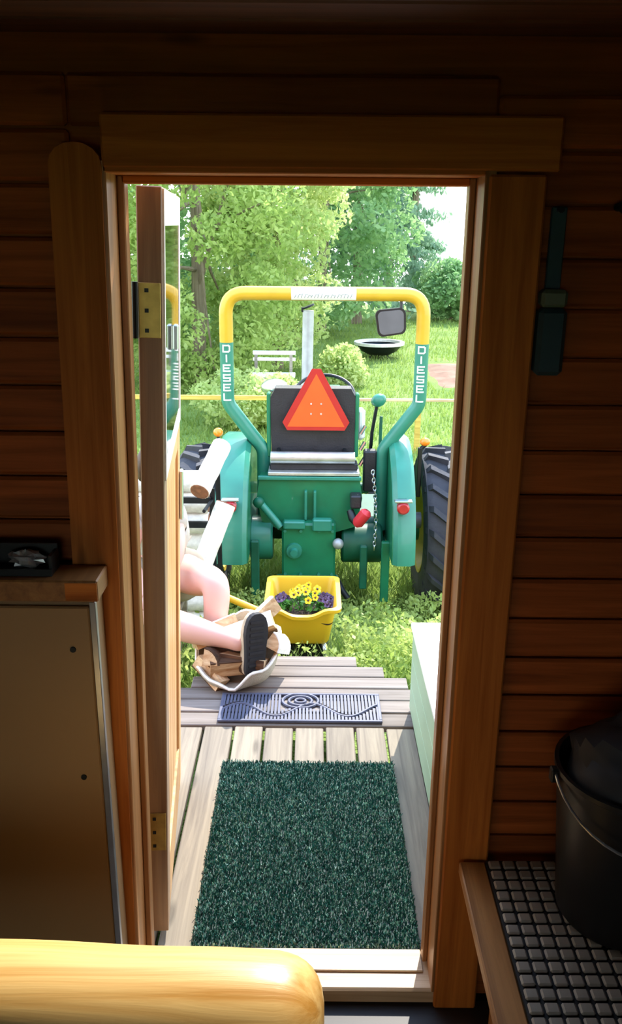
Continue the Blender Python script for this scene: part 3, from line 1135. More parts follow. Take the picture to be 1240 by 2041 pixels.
# ---- axle, gearbox, hydraulic housing
tbuild(MB().tube([(TX - .62, TY, AX), (TX + .62, TY, AX)], .075, 20), 'axle_tube', 'tractor_green_dark', smooth=True)
dl = MB()
dl.lathe([(0, 0), (.125, 0), (.138, .012), (.138, .13), (.125, .142), (0, .142)], Matrix.Translation((-.375, 5.06, -.08)) @ Matrix.Rotation(PI / 2, 4, 'Y'), 28)
tbuild(dl, 'brake_drum', 'tractor_green_light', smooth=True)
dr_ = MB()
dr_.lathe([(0, 0), (.11, 0), (.122, .012), (.122, .24), (.11, .252), (0, .252)], Matrix.Translation((.19, 5.08, -.12)) @ Matrix.Rotation(PI / 2, 4, 'Y'), 28)
tbuild(dr_, 'brake_drum', 'tractor_green_dark', smooth=True)
tbuild(MB().prism([(-.30, .05), (-.33, .2), (-.31, .325), (.29, .325), (.31, .2), (.28, .02), (.15, -.02), (-.17, -.02)], 4.99, 5.6), 'hydraulic_housing', 'tractor_green')
tbuild(MB().box(-.32, .30, 4.965, 5.0, .315, .338, ch=.004), 'housing_lip', 'tractor_green_light')
hs = tbuild(MB().box(-.175, .150, 4.90, 5.5, -.30, .065, ch=.012), 'gearbox', 'tractor_green')
tbuild(MB().box(-.165, -.035, 4.87, 4.92, .035, .085, ch=.008), 'bracket', 'tractor_green_light', hs)
tbuild(MB().box(.01, .125, 4.865, 4.92, .025, .10, ch=.008), 'bracket', 'tractor_green_light', hs)
for x in (-.155, -.06, .05, .13):
    for z in (.02, -.26):
        tbuild(MB().tube([(x, 4.90, z), (x, 4.888, z)], .010, 6), 'bolt', 'tractor_green_light', hs)
tbuild(MB().tube([(-.10, 4.90, -.105), (-.10, 4.875, -.105), (-.10, 4.875, -.105), (-.10, 4.84, -.105)], [.048, .046, .026, .022], 16), 'drive_shaft', 'tractor_green_light', hs, smooth=True)
for x in (-.04, .015):
    tbuild(MB().box(x, x + .016, 4.95, 4.995, .07, .25, ch=.003), 'rib', 'tractor_green_light')
tbuild(MB().tube([(-.30, 4.95, .17), (-.18, 4.90, .04)], .022, 12), 'lift_arm', 'tractor_green_light', smooth=True)
tbuild(MB().ball((-.315, 4.95, .18), .035, 12, 8), 'arm_pivot', 'tractor_green_dark', smooth=True)
tbuild(MB().ball((.165, 4.88, -.055), .034, 14, 10), 'ball_hitch', 'exhaust_grey', smooth=True)
hb = tbuild(MB().box(-.21, .17, 4.86, 4.93, -.345, -.27, ch=.01), 'hitch_plate', 'tractor_green_dark')
tbuild(MB().box(-.105, -.005, 4.80, 4.862, -.42, -.262, ch=.006), 'draw_bar', 'tractor_green_light', hb)
tbuild(MB().box(.05, .14, 4.82, 4.87, -.36, -.28, ch=.006), 'hitch_block', 'bark_brown', hb)
# lower links
for x in (-.36, .425):
    tbuild(MB().box(x, x + .05, 4.84, 4.88, -.42, -.03, ch=.006), 'lower_link', 'tractor_green_dark' if x < 0 else 'tractor_green')
    tbuild(MB().box(x + .005, x + .045, 4.88, 5.2, -.16, -.10, ch=.006), 'link_arm', 'tractor_green_dark')
tbuild(MB().box(.30, .345, 4.90, 4.94, -.36, -.08, ch=.006), 'stay_bar', 'tractor_green_dark')
# red remote cover and its hose block
tbuild(MB().tube([(.265, 4.86, .075), (.28, 4.855, .09), (.325, 4.84, .155), (.335, 4.84, .17)], [.022, .036, .036, .02], 14), 'red_cover', 'red_plastic', smooth=True, label='red plastic cover on the tractor')
tbuild(MB().tube([(.235, 4.93, .14), (.25, 4.90, .10), (.275, 4.88, .075)], [.022, .026, .02], 12), 'hose_end', 'black_plastic', smooth=True)
tbuild(MB().box(.235, .30, 4.90, 4.99, .16, .24, ch=.008), 'valve_block', 'seat_black')
tbuild(MB().tube([(.16, 4.93, -.30), (.20, 4.87, -.36), (.23, 4.85, -.40)], .018, 10), 'hose', 'dark_steel', smooth=True)
# chain hanging beside the right post
lk = MB()
lk.tube([(.37 + .009 * math.cos(2 * PI * t / 10), 5.0, .36 + .016 * math.sin(2 * PI * t / 10)) for t in range(10)], .004, 6, closed=True)
lk0 = tbuild(lk, 'chain_link', 'chrome', org=(.37, 5.0, .36))
for kk in range(1, 20):
    t = kk / 19
    inst(lk0, 'chain_link', (.37 + .025 * math.sin(t * 2.4), 5.0 - .06 * t, .36 - .46 * t), tr, rot=(0, 0, PI / 2 * (kk % 2)))

# ---- roll bar
RY = 5.15
HB, HL, ZT, ZY = .578, .365, 1.39, 1.108
rt = .0405
full = fillet([(TX - HL, RY, -.05), (TX - HL, RY, .46), (TX - HB, RY, .745), (TX - HB, RY, ZT), (TX + HB, RY, ZT), (TX + HB, RY, .745), (TX + HL, RY, .46), (TX + HL, RY, -.05)], .12, 8)


def split(pts, zc):
    """cut the loop at height zc into left leg, top, right leg"""
    left, topp, right = [], [], []
    state = 0
    for i, p in enumerate(pts):
        if state == 0:
            if p.z > zc:
                q = pts[i - 1]
                s = (zc - q.z) / (p.z - q.z)
                m = q.lerp(p, s)
                left.append(m)
                topp.append(m)
                topp.append(p)
                state = 1
            else:
                left.append(p)
        elif state == 1:
            if p.z < zc:
                q = pts[i - 1]
                s = (zc - q.z) / (p.z - q.z)
                m = q.lerp(p, s)
                topp.append(m)
                right.append(m)
                right.append(p)
                state = 2
            else:
                topp.append(p)
        else:
            right.append(p)
    return left, topp, right


lf, tp_, rg = split(full, ZY)
bar_top = tbuild(MB().tube(tp_, rt, 20), 'roll_bar_top', 'tractor_yellow', smooth=True, label='bright yellow upper roll bar')
leg_l = tbuild(MB().tube(lf, rt, 20), 'roll_bar_leg', 'tractor_green_light', smooth=True)
leg_r = tbuild(MB().tube(rg, rt, 20), 'roll_bar_leg', 'tractor_green_light', smooth=True)

# block letters wrapped on the tube
LET = {'D': [(0, 0, 0, 1), (0, 1, .8, 1), (0, 0, .8, 0), (1, .15, 1, .85), (.8, 1, 1, .85), (.8, 0, 1, .15)],
       'I': [(.5, 0, .5, 1)],
       'E': [(0, 0, 0, 1), (0, 1, 1, 1), (0, .5, .8, .5), (0, 0, 1, 0)],
       'S': [(1, 1, 0, 1), (0, 1, 0, .5), (0, .5, 1, .5), (1, .5, 1, 0), (1, 0, 0, 0)],
       'L': [(0, 0, 0, 1), (0, 0, 1, 0)]}


def stroke_on_tube(mb, cx, cz, u0, v0, u1, v1, w, r, vertical=True):
    n = 6
    du, dv = u1 - u0, v1 - v0
    L_ = math.hypot(du, dv)
    nu, nv = -dv / L_ * w / 2, du / L_ * w / 2
    eu, ev = du / L_ * w / 2, dv / L_ * w / 2
    u0, v0, u1, v1 = u0 - eu, v0 - ev, u1 + eu, v1 + ev
    vs, fs = [], []
    for i in range(n + 1):
        s = i / n
        for sg in (-1, 1):
            u, v = u0 + (u1 - u0) * s + sg * nu, v0 + (v1 - v0) * s + sg * nv
            for rr in (r + .0004, r + .0016):
                if vertical:
                    vs.append((cx + rr * math.sin(u / r), RY - rr * math.cos(u / r), cz + v))
                else:
                    vs.append((cx + u, RY - rr * math.cos(v / r), cz + rr * math.sin(v / r)))
    for i in range(n):
        a, b = 4 * i, 4 * (i + 1)
        fs += [(a, a + 2, b + 2, b), (a + 1, b + 1, b + 3, a + 3), (a, b, b + 1, a + 1), (a + 2, a + 3, b + 3, b + 2)]
    fs += [(0, 1, 3, 2), (4 * n, 4 * n + 2, 4 * n + 3, 4 * n + 1)]
    mb.add(vs, fs)


for leg, cx in ((leg_l, TX - HB), (leg_r, TX + HB)):
    for i, ch_ in enumerate('DIESEL'):
        zt = ZY - .012 - .0575 * i
        m = MB()
        lw, lh = .038, .036
        du_ = .002 if cx < 0 else -.006
        for (a, b, c_, d_) in LET[ch_]:
            stroke_on_tube(m, cx, zt - lh - .003, (a - .5) * lw + du_, b * lh, (c_ - .5) * lw + du_, d_ * lh, .0085, rt)
        tbuild(m, 'letter', 'letter_white', leg)
# white decal with a worn dark script on the top bar
m = MB()
N_ = 10
vs, fs = [], []
for i in range(2):
    x = -.125 + .375 * i
    for k in range(N_ + 1):
        a = -.95 + 2.2 * k / N_
        vs.append((x, RY - (rt + .0008) * math.cos(a), ZT + (rt + .0008) * math.sin(a)))
for k in range(N_):
    fs.append((k, k + 1, N_ + 2 + k, N_ + 1 + k))
m.add(vs, fs)
dc = tbuild(m, 'decal', 'letter_white', bar_top, smooth=True)
m = MB()
rf = random.Random(21)
u = -.105
while u < .22:
    hgt = .014 + rf.uniform(0, .010)
    s0 = -.020
    sl = .008
    stroke_on_tube(m, 0, ZT, u, s0, u + sl, s0 + hgt, .0035, rt + .001, vertical=False)
    if rf.random() < .6:
        stroke_on_tube(m, 0, ZT, u + sl, s0 + hgt, u + sl + .012, s0 + hgt - rf.uniform(0, .008), .003, rt + .001, vertical=False)
    u += .019
tbuild(m, 'worn_script', 'decal_grey', bar_top)

# mirror hanging from the top bar
mr_ = tbuild(MB().tube([(.515, RY, ZT - .03), (.515, RY - .01, 1.29)], .009, 8), 'mirror_stalk', 'black_plastic')
Mm = Matrix.Translation((.455, RY - .02, 1.235)) @ Matrix.Rotation(R(-3), 4, 'Y')
pl = []
for (cx_, cz_, a0_) in ((.055, .045, 0), (-.055, .04, 90), (-.045, -.05, 180), (.055, -.04, 270)):
    for k in range(6):
        a = R(a0_ + 90 * k / 5)
        pl.append((cx_ + .033 * math.cos(a), cz_ + .033 * math.sin(a)))
hsg = tbuild(MB().prism(pl, -.012, .02, 'Y', Mm), 'mirror_housing', 'black_plastic')
tbuild(MB().prism([(a * .86, b * .86) for a, b in pl], -.018, -.0125, 'Y', Mm), 'mirror_face', 'mirror_back', hsg)

# ---- fenders
for sx in (-1, 1):
    fx0, fx1 = (TX - .435, TX - .625) if sx < 0 else (TX + .40, TX + .535)
    m = MB()
    vs, fs = [], []
    NA = 18
    for k in range(NA + 1):
        a = R(182 - 140 * k / NA)
        for (xx, rr) in ((fx0, .585), (fx0 + sx * .03, .612), (fx1 - sx * .03, .612), (fx1, .59), (fx1 - sx * .006, .58), (fx1 - sx * .036, .602), (fx0 + sx * .034, .602), (fx0 + sx * .006, .58)):
            vs.append((xx, TY + rr * math.cos(a), AX + rr * math.sin(a)))
    for k in range(NA):
        for i in range(8):
            i2 = (i + 1) % 8
            fs.append((8 * k + i, 8 * k + i2, 8 * k + 8 + i2, 8 * k + 8 + i))
    fs += [tuple(range(8)), tuple(8 * NA + i for i in range(7, -1, -1))]
    m.add(vs, fs)
    fe = tbuild(m, 'fender', 'tractor_green_light', smooth=True)
    # inner plate
    m = MB()
    arc = [(TY + .59 * math.cos(R(182 - 140 * k / NA)), AX + .59 * math.sin(R(182 - 140 * k / NA))) for k in range(NA + 1)]
    m.prism(arc + [(TY + .30, AX + .05), (TY - .1, AX - .02)], min(fx0, fx0 + sx * .008), max(fx0, fx0 + sx * .008), 'X')
    tbuild(m, 'fender_plate', 'tractor_green', fe)
    # tail lamp
    lx = TX - .53 if sx < 0 else TX + .455
    tl = tbuild(MB().box(lx - .05, lx + .05, 4.655, 4.70, .275, .287, ch=.003), 'lamp_bracket', 'aluminium', fe)
    tbuild(MB().tube([(lx, 4.70, .24), (lx, 4.665, .24), (lx, 4.655, .24)], [.036, .036, .026], 16), 'tail_lamp', 'lamp_red', fe, smooth=True)
    tbuild(MB().box(lx - .03, lx + .03, 4.695, 4.74, .21, .277, ch=.004), 'lamp_mount', 'dark_steel', fe)
# amber markers on stalks
tbuild(MB().tube([(TX - .635, 5.10, .50), (TX - .635, 5.10, .555)], .010, 8), 'marker_stalk', 'dark_steel')
tbuild(MB().ball((TX - .635, 5.10, .575), (.03, .028, .028), 12, 8), 'marker_lamp', 'lamp_orange', smooth=True, label='orange marker lamp')
tbuild(MB().box(TX + .572, TX + .598, 5.05, 5.08, .19, .50, ch=.004), 'marker_stalk', 'black_plastic')
tbuild(MB().tube([(TX + .585, 5.065, .49), (TX + .62, 5.065, .52)], .012, 8), 'marker_stalk', 'black_plastic')
tbuild(MB().ball((TX + .612, 5.065, .535), (.032, .028, .026), 12, 8), 'marker_lamp', 'lamp_orange', smooth=True, label='orange marker lamp')
# hub between right fender and tyre
tbuild(MB().tube([(TX + .5, 5.0, .06), (TX + .60, 5.0, .06)], .05, 14), 'hub_cap', 'mirror_back', smooth=True)

# ---- seat and warning triangle
SX = .025
pl = [(-.245, .44), (-.25, .78), (-.22, .84), (.235, .84), (.265, .78), (.26, .44)]
stt = tbuild(MB().prism(pl, 5.13, 5.24), 'seat_back', 'seat_black')
tbuild(MB().box(-.235, .255, 5.2, 5.62, .36, .46, ch=.03), 'seat_cushion', 'seat_black')
for x in (-.272, .262):
    tbuild(MB().box(x, x + .022, 5.12, 5.2, .42, .81, ch=.006), 'seat_frame', 'tractor_green', stt)
tbuild(MB().tube([(-.245, 5.03, .44), (.26, 5.03, .44)], .036, 16), 'bolster', 'silver_tin', smooth=True)
tbuild(MB().box(-.26, .29, 4.97, 5.14, .342, .362, ch=.003), 'tin_tray', 'silver_tin')
tbuild(MB().box(-.25, .28, 5.03, 5.13, .362, .402, ch=.006), 'tool_box', 'seat_black')
for x in (-.2, .2):
    tbuild(MB().tube([(x, 5.03, .44), (x, 5.15, .47)], .012, 8), 'bolster_arm', 'dark_steel')


def trunc_tri(w, h, cut):
    """triangle with cut corners, centred on its base"""
    A, B, C_ = Vector((-w / 2, 0)), Vector((w / 2, 0)), Vector((0, h))
    out = []
    for p, q, r_ in ((A, C_, B), (B, A, C_), (C_, B, A)):
        out += [p + (q - p).normalized() * cut, p + (r_ - p).normalized() * cut]
    return [(v.x, v.y) for v in out]


tilt = Matrix.Translation((SX, 5.085, .595)) @ Matrix.Rotation(R(-4), 4, 'X')
sg = tbuild(MB().prism(trunc_tri(.455, .415, .055), 0, .004, 'Y', tilt), 'warning_triangle', 'hazard_red', label='red bordered orange warning triangle')
tbuild(MB().prism([(-.172, .022), (.172, .022), (0, .337)], -.0015, -.0002, 'Y', tilt), 'orange_panel', 'hazard_orange', sg)
bt = MB()
for (x, z) in ((-.03, .16), (.03, .16), (-.03, .1), (.03, .1)):
    bt.tube([tilt @ Vector((x, -.0015, z)), tilt @ Vector((x, -.005, z))], .006, 8)
tbuild(bt, 'rivets', 'silver_tin', sg)
tbuild(MB().box(SX - .02, SX + .02, 5.122, 5.13, .62, .80), 'triangle_bracket', 'dark_steel')

# ---- bonnet, dash, exhaust, steering wheel, levers
tbuild(MB().box(TX - .22, TX + .20, 5.5, 6.3, -.20, .20, ch=.03), 'chassis', 'tractor_green_dark')
tbuild(MB().box(TX - .24, TX + .22, 6.1, 7.3, -.05, .50, ch=.06), 'bonnet', 'tractor_green')
tbuild(MB().box(TX - .20, TX + .18, 6.02, 6.12, .1, .52, ch=.03), 'dash', 'seat_black')
tbuild(MB().box(TX - .42, TX + .42, 5.35, 6.1, -.14, -.11, ch=.005), 'foot_plate', 'tractor_green_dark')
ex = tbuild(MB().tube([(-.04, 6.6, .45), (-.04, 6.6, .60), (-.04, 6.6, .62), (-.033, 6.6, 1.165)], [.05, .05, .043, .043], 18), 'exhaust_pipe', 'exhaust_grey', smooth=True)
cap_ = MB()
cap_.lathe([(0, 0), (.046, 0), (.046, .012), (0, .012)], Matrix.Translation((-.03, 6.6, 1.19)) @ Matrix.Rotation(R(-22), 4, 'Y'), 18)
cap_.box(-.085, -.07, 6.58, 6.62, 1.155, 1.19)
tbuild(cap_, 'rain_cap', 'dark_steel', ex)
Mw = Matrix.Translation((.085, 5.88, .665)) @ Matrix.Rotation(R(32), 4, 'X')
tbuild(MB().tube([Mw @ Vector((.205 * math.cos(2 * PI * t / 40), .205 * math.sin(2 * PI * t / 40), 0)) for t in range(40)], .012, 8, closed=True), 'steering_wheel', 'black_plastic', smooth=True)
m = MB()
for a in (90, 210, 330):
    m.tube([Mw @ Vector((0, 0, -.03)), Mw @ Vector((.203 * math.cos(R(a)), .203 * math.sin(R(a)), 0))], .008, 6)
m.tube([Mw @ Vector((0, 0, -.01)), (.085, 6.1, .42)], .02, 10)
tbuild(m, 'steering_column', 'black_plastic')
lv = tbuild(MB().tube([(.36, 5.25, .3), (.375, 5.25, .55), (.40, 5.25, .72)], .011, 8), 'lever', 'dark_steel')
tbuild(MB().ball((.41, 5.25, .75), (.048, .04, .04), 14, 10, Matrix.Rotation(R(-25), 4, 'Y')), 'lever_knob', 'tractor_green_light', lv, smooth=True)
lv2 = tbuild(MB().tube([(.42, 5.2, .2), (.425, 5.2, .66)], .010, 8), 'lever', 'tractor_green_dark')
for z in (.35, .45, .55):
    tbuild(MB().tube([(.30, 5.19, z), (.33, 5.2, z + .05)], .012, 8), 'lever', 'chrome')
tbuild(MB().box(.275, .33, 5.22, 5.3, .5, .70, ch=.02), 'side_bin', 'white_paint')
tbuild(MB().box(.32, .40, 5.12, 5.2, .2, .46, ch=.01), 'lever_quadrant', 'seat_black')
# headlamp on the left of the bonnet
hl = MB()
hl.ball((-.275, 6.28, .645), (.10, .11, .062), 18, 12)
tbuild(hl, 'headlamp', 'chrome', smooth=True)
tbuild(MB().tube([(-.275, 6.28, .60), (-.24, 6.3, .45), (-.15, 6.35, .4)], .014, 8), 'headlamp_arm', 'dark_steel')

# ================================================================== PLANTER, FIREWOOD, PERSON
# ---- yellow tub planter
PX, PY0, PY1 = -.035, 3.60, 4.02
tub = thing('planter', (PX, 3.8, gz(PX, 3.8)), 'yellow plastic tub planter with a wavy rim at the end of the deck', 'planter')


def ring_rect(hx, hy, rc, z_fn, n=8):
    pts_ = []
    for (sx, sy, a0_) in ((1, 1, 0), (-1, 1, 90), (-1, -1, 180), (1, -1, 270)):
        for k in range(n + 1):
            a = R(a0_ + 90 * k / n)
            x, y = sx * (hx - rc) + rc * math.cos(a), sy * (hy - rc) + rc * math.sin(a)
            pts_.append((x, y))
        if sx == -1 and sy == -1:      # extra points along the front edge for the dip in the rim
            for t in range(1, 12):
                pts_.append((-(hx - rc) + 2 * (hx - rc) * t / 12, -hy))
    return [(PX + x, 3.81 + y, z_fn(x, y)) for (x, y) in pts_]


RIMZ = .092


def rimz(off):
    def f(x, y):
        dip = 0
        if y < -.12:
            dip = .035 * math.exp(-(x / .085) ** 4)
        return RIMZ + off - dip
    return f


rings = [ring_rect(.118, .135, .03, lambda x, y: -.112),
         ring_rect(.125, .143, .032, lambda x, y: -.10),
         ring_rect(.155, .182, .035, rimz(-.015)),
         ring_rect(.178, .205, .035, rimz(-.016)),
         ring_rect(.180, .207, .035, rimz(0)),
         ring_rect(.158, .185, .034, rimz(.002)),
         ring_rect(.150, .177, .034, rimz(-.012)),
         ring_rect(.120, .138, .03, lambda x, y: -.088)]
nr = len(rings[0])
m = MB()
vs = [p for rg_ in rings for p in rg_]
fs = []
for i in range(len(rings) - 1):
    for k in range(nr):
        k2 = (k + 1) % nr
        fs.append((i * nr + k, i * nr + k2, (i + 1) * nr + k2, (i + 1) * nr + k))
fs += [tuple(range(nr)), tuple((len(rings) - 1) * nr + k for k in range(nr))]
m.add(vs, fs)
m.build('tub', 'tub_yellow', tub, smooth=True)
so = ring_rect(.143, .168, .03, lambda x, y: .012 + .012 * math.sin(x * 40) * math.sin(y * 33))
so0 = ring_rect(.116, .136, .03, lambda x, y: -.05)
m = MB()
m.add(so + so0, [tuple(range(nr)), tuple(range(2 * nr - 1, nr - 1, -1))] + [(k, (k + 1) % nr, nr + (k + 1) % nr, nr + k) for k in range(nr)])
m.build('soil', 'planter_soil', tub)
m = MB()
for x in (PX - .10, PX + .10):
    m.tube(fillet([(x + (.05 if x > PX else -.05), 3.60, gz(x, 3.6)), (x, 3.67, -.118), (x, 3.95, -.118), (x + (.05 if x > PX else -.05), 4.02, gz(x, 4.02))], .04), .011, 10)
m.build('stand', 'aluminium', tub, smooth=True)
m = MB()
m.box(PX - .12, PX + .12, 3.70, 3.92, gz(0, 3.8) - .02, -.13, ch=.01)
m.build('base_block', 'black_plastic', tub)
m = MB().tube([(-.18, 3.64, .045), (-.30, 3.67, .085), (-.56, 3.74, .17)], .0165, 12)
tag(m.build('handle', 'tub_yellow', tub, smooth=True), label='yellow pull handle')


def flower(parent, c, r, mat, face, name='flower'):
    """five-petalled pansy facing the given direction"""
    q = Vector(face).to_track_quat('Z', 'Y').to_matrix().to_4x4()
    Mf = Matrix.Translation(c) @ q
    m = MB()
    for k in range(5):
        a = 2 * PI * k / 5 + .3
        o_ = Vector((math.cos(a), math.sin(a), 0)) * r * .52
        s = Vector((-math.sin(a), math.cos(a), 0))
        d_ = Vector((math.cos(a), math.sin(a), 0))
        pts_ = []
        for t in range(8):
            b = 2 * PI * t / 8
            pts_.append(Mf @ (o_ + d_ * r * .5 * math.cos(b) + s * r * .48 * math.sin(b) + Vector((0, 0, .003 * k / 5 + .004 * math.cos(b)))))
        cen = Mf @ (o_ + Vector((0, 0, .002 + .003 * k / 5)))
        m.add([cen] + pts_, [(0, 1 + t, 1 + (t + 1) % 8) for t in range(8)])
    f = m.build(name, mat, parent)
    m = MB()
    m.ball(Mf @ Vector((0, 0, .005)), r * .27, 8, 5)
    m.build('flower_centre', 'petal_dark', f)
    return f


def pansy(name, label, cx, cy, z0, nfl, rad, hgt, mat, seed):
    p = thing(name, (cx, cy, z0), label, 'flower', 'pansies in the yellow tub')
    rr = random.Random(seed)
    n_ = 150
    th_ = rng.uniform(0, 2 * PI, n_)
    r_ = rad * np.sqrt(rng.uniform(0, 1, n_)) * .95
    c_ = np.stack([cx + r_ * np.cos(th_), cy + r_ * np.sin(th_), z0 + rng.uniform(.003, hgt * .7, n_)], 1)
    tri_mesh('leaves', leaf_quads(c_, .013), 4, 'pansy_leaf', p, None, (cx, cy, z0))
    st_ = MB()
    pos = []
    for k in range(nfl):
        for _ in range(40):
            a, q = rr.uniform(0, 2 * PI), rad * math.sqrt(rr.random())
            c0 = (cx + q * math.cos(a), cy + q * math.sin(a))
            if all((c0[0] - w[0]) ** 2 + (c0[1] - w[1]) ** 2 > .019 ** 2 for w in pos):
                break
        pos.append(c0)
        zf = z0 + hgt * rr.uniform(.75, 1.1) * (1 - .35 * (q / rad) ** 2)
        st_.tube([(cx + (c0[0] - cx) * .5, cy + (c0[1] - cy) * .5, z0 - .004), (c0[0], c0[1], zf)], .0012, 5)
        flower(p, Vector((c0[0], c0[1], zf)), rr.uniform(.016, .021), mat, (rr.uniform(-.5, .5), -1 + rr.uniform(-.3, .3), .75 + rr.uniform(-.3, .4)))
    st_.build('stems', 'pansy_leaf', p)


pansy('pansy', 'clump of bright yellow pansies with dark centres in the middle of the tub', PX + .005, 3.80, .013, 16, .078, .115, 'petal_yellow', 4)
pansy('pansy', 'dark violet pansy clump at the left inside the yellow tub', PX - .103, 3.80, .013, 9, .05, .055, 'petal_violet', 5)
pansy('pansy', 'dark violet pansy clump at the right inside the yellow tub', PX + .105, 3.80, .013, 9, .05, .06, 'petal_violet', 6)

# ---- canvas carrier with split firewood
CXc, CYc = -.295, 3.185


def carrier_h(a):
    return .085 + .11 * max(0, math.sin(a)) + .07 * max(0, math.cos(a)) - .045 * max(0, -math.sin(a)) + .012 * math.sin(5 * a + 1) + .008 * math.sin(9 * a)


cr = thing('log_carrier', (CXc, CYc, DECK), 'cream canvas log carrier full of split firewood on the deck', 'log carrier')
m = MB()
vs, fs = [], []
NK, NT = 40, 8
for layer, off in ((0, 0.0), (1, -.010)):
    for k in range(NK):
        a = 2 * PI * k / NK
        front = max(0, -math.sin(a))
        back = max(0, math.sin(a))
        h = carrier_h(a)
        for t in range(NT + 1):
            s = t / NT
            q = .5 + .5 * math.sin(s * PI / 2) ** .8
            vs.append((CXc + (.172 + off) * q * math.cos(a) * (1 + .02 * math.sin(7 * a)), CYc + (.168 + off) * q * math.sin(a), DECK + .004 - off * .4 * (1 - s) + h * s ** 1.7 + (.002 if layer else 0)))
o1 = NK * (NT + 1)
for k in range(NK):
    k2 = (k + 1) % NK
    for t in range(NT):
        a, b = k * (NT + 1) + t, k2 * (NT + 1) + t
        fs.append((a, b, b + 1, a + 1))
        fs.append((o1 + a, o1 + a + 1, o1 + b + 1, o1 + b))
    fs.append((k * (NT + 1) + NT, k2 * (NT + 1) + NT, o1 + k2 * (NT + 1) + NT, o1 + k * (NT + 1) + NT))
fs.append(tuple(k * (NT + 1) for k in range(NK)))
m.add(vs, fs)
m.build('canvas', 'canvas_cream', cr, smooth=True)
m = MB()
m.tube([(CXc + .1725 * math.cos(a) * (1 + .02 * math.sin(7 * a)), CYc + .1685 * math.sin(a), DECK + .004 + carrier_h(a)) for a in [2 * PI * t / 48 for t in range(48)]], .0055, 8, closed=True)
m.build('hem', 'birch_bark', cr, smooth=True)


def split_log(c, length, r, yaw, pitch, roll, label, grp):
    t = thing('firewood', c, label, 'firewood', grp)
    Ml = Matrix.Translation(c) @ Matrix.Rotation(yaw, 4, 'Z') @ Matrix.Rotation(pitch, 4, 'Y') @ Matrix.Rotation(roll, 4, 'X')
    arc = [(r * math.cos(R(-40 + 80 * k / 5)), r * math.sin(R(-40 + 80 * k / 5))) for k in range(6)]
    m = MB().prism([(-.02 * r, 0)] + [(p[0] * .96, p[1] * .96) for p in arc], -length / 2, length / 2, 'X', Ml)
    m.build('split_face', 'split_wood', t)
    m = MB().prism([(p[0] * .965, p[1] * .965) for p in arc] + list(reversed([(p[0] * 1.04, p[1] * 1.04) for p in arc])), -length / 2, length / 2, 'X', Ml)
    m.build('bark', 'bark_brown' if random.random() < .6 else 'birch_bark', t)


fwg = 'split firewood in the canvas carrier'
for (x, y_, z_, L_, r_, yw, pt, rl, where) in (
        (-.30, 3.10, .035, .20, .075, .2, 0, 70, 'at the very front under the shoe'), (-.40, 3.15, .06, .17, .07, 1.2, .35, 130, 'at the left rim of the carrier'),
        (-.28, 3.17, .095, .24, .08, -.25, .05, 200, 'in the middle behind the shoe'), (-.37, 3.22, .13, .20, .08, .5, -.2, 20, 'at the left under the bare calf'),
        (-.23, 3.22, .145, .20, .08, .1, -.35, 100, 'on the pile right behind the shoe'), (-.30, 3.28, .17, .24, .08, -.3, .1, 280, 'at the back of the carrier'),
        (-.165, 3.19, .12, .17, .065, 1.3, .5, 160, 'standing against the right rim of the carrier'), (-.40, 3.09, .07, .15, .06, -.7, .5, 300, 'poking out at the front left of the carrier'),
        (-.18, 3.26, .19, .18, .07, .7, -.5, 40, 'highest of all at the back right')):
    split_log(Vector((x, y_, z_)), L_, r_, yw, pt, R(rl), 'split log of firewood ' + where, fwg)

# ---- birch firewood rack behind, left
GR = gz(-.9, 4.25)
rk = thing('firewood_rack', (-.95, 4.25, GR), 'dark metal firewood rack with two front rails, left of the tractor', 'rack')
for x in (-1.36, -.50):
    for y_ in (4.17, 4.44):
        MB().box(x - .012, x + .012, y_ - .012, y_ + .012, gz(x, y_) - .02, .50).build('post', 'dark_steel', rk)
    MB().box(x - .012, x + .012, 4.182, 4.428, GR + .08, GR + .10).build('cross_bar', 'dark_steel', rk)
for z_ in (.444, .314):
    MB().box(-1.36, -.505, 4.140, 4.158, z_ - .016, z_ + .016).build('rail', 'dark_steel', rk)
for y_ in (4.22, 4.39):
    MB().box(-1.348, -.512, y_ - .012, y_ + .012, GR + .10, GR + .125).build('bottom_bar', 'dark_steel', rk)


def birch_log(p0, p1, r, label, grp=None):
    p0, p1 = Vector(p0), Vector(p1)
    t = thing('birch_log', (p0 + p1) / 2 - Vector((0, 0, r)), label, 'log', grp)
    d_ = (p1 - p0).normalized()
    n_ = 7
    MB().tube([p0.lerp(p1, k / n_) for k in range(n_ + 1)], [r * (1 + .03 * math.sin(k * 2.1)) for k in range(n_ + 1)], 16).build('bark', 'birch_bark', t, smooth=True)
    for (q, s) in ((p0, -1), (p1, 1)):
        MB().tube([q, q + d_ * s * .004], r * .93, 16).build('cut_end', 'log_end', t)
    return t


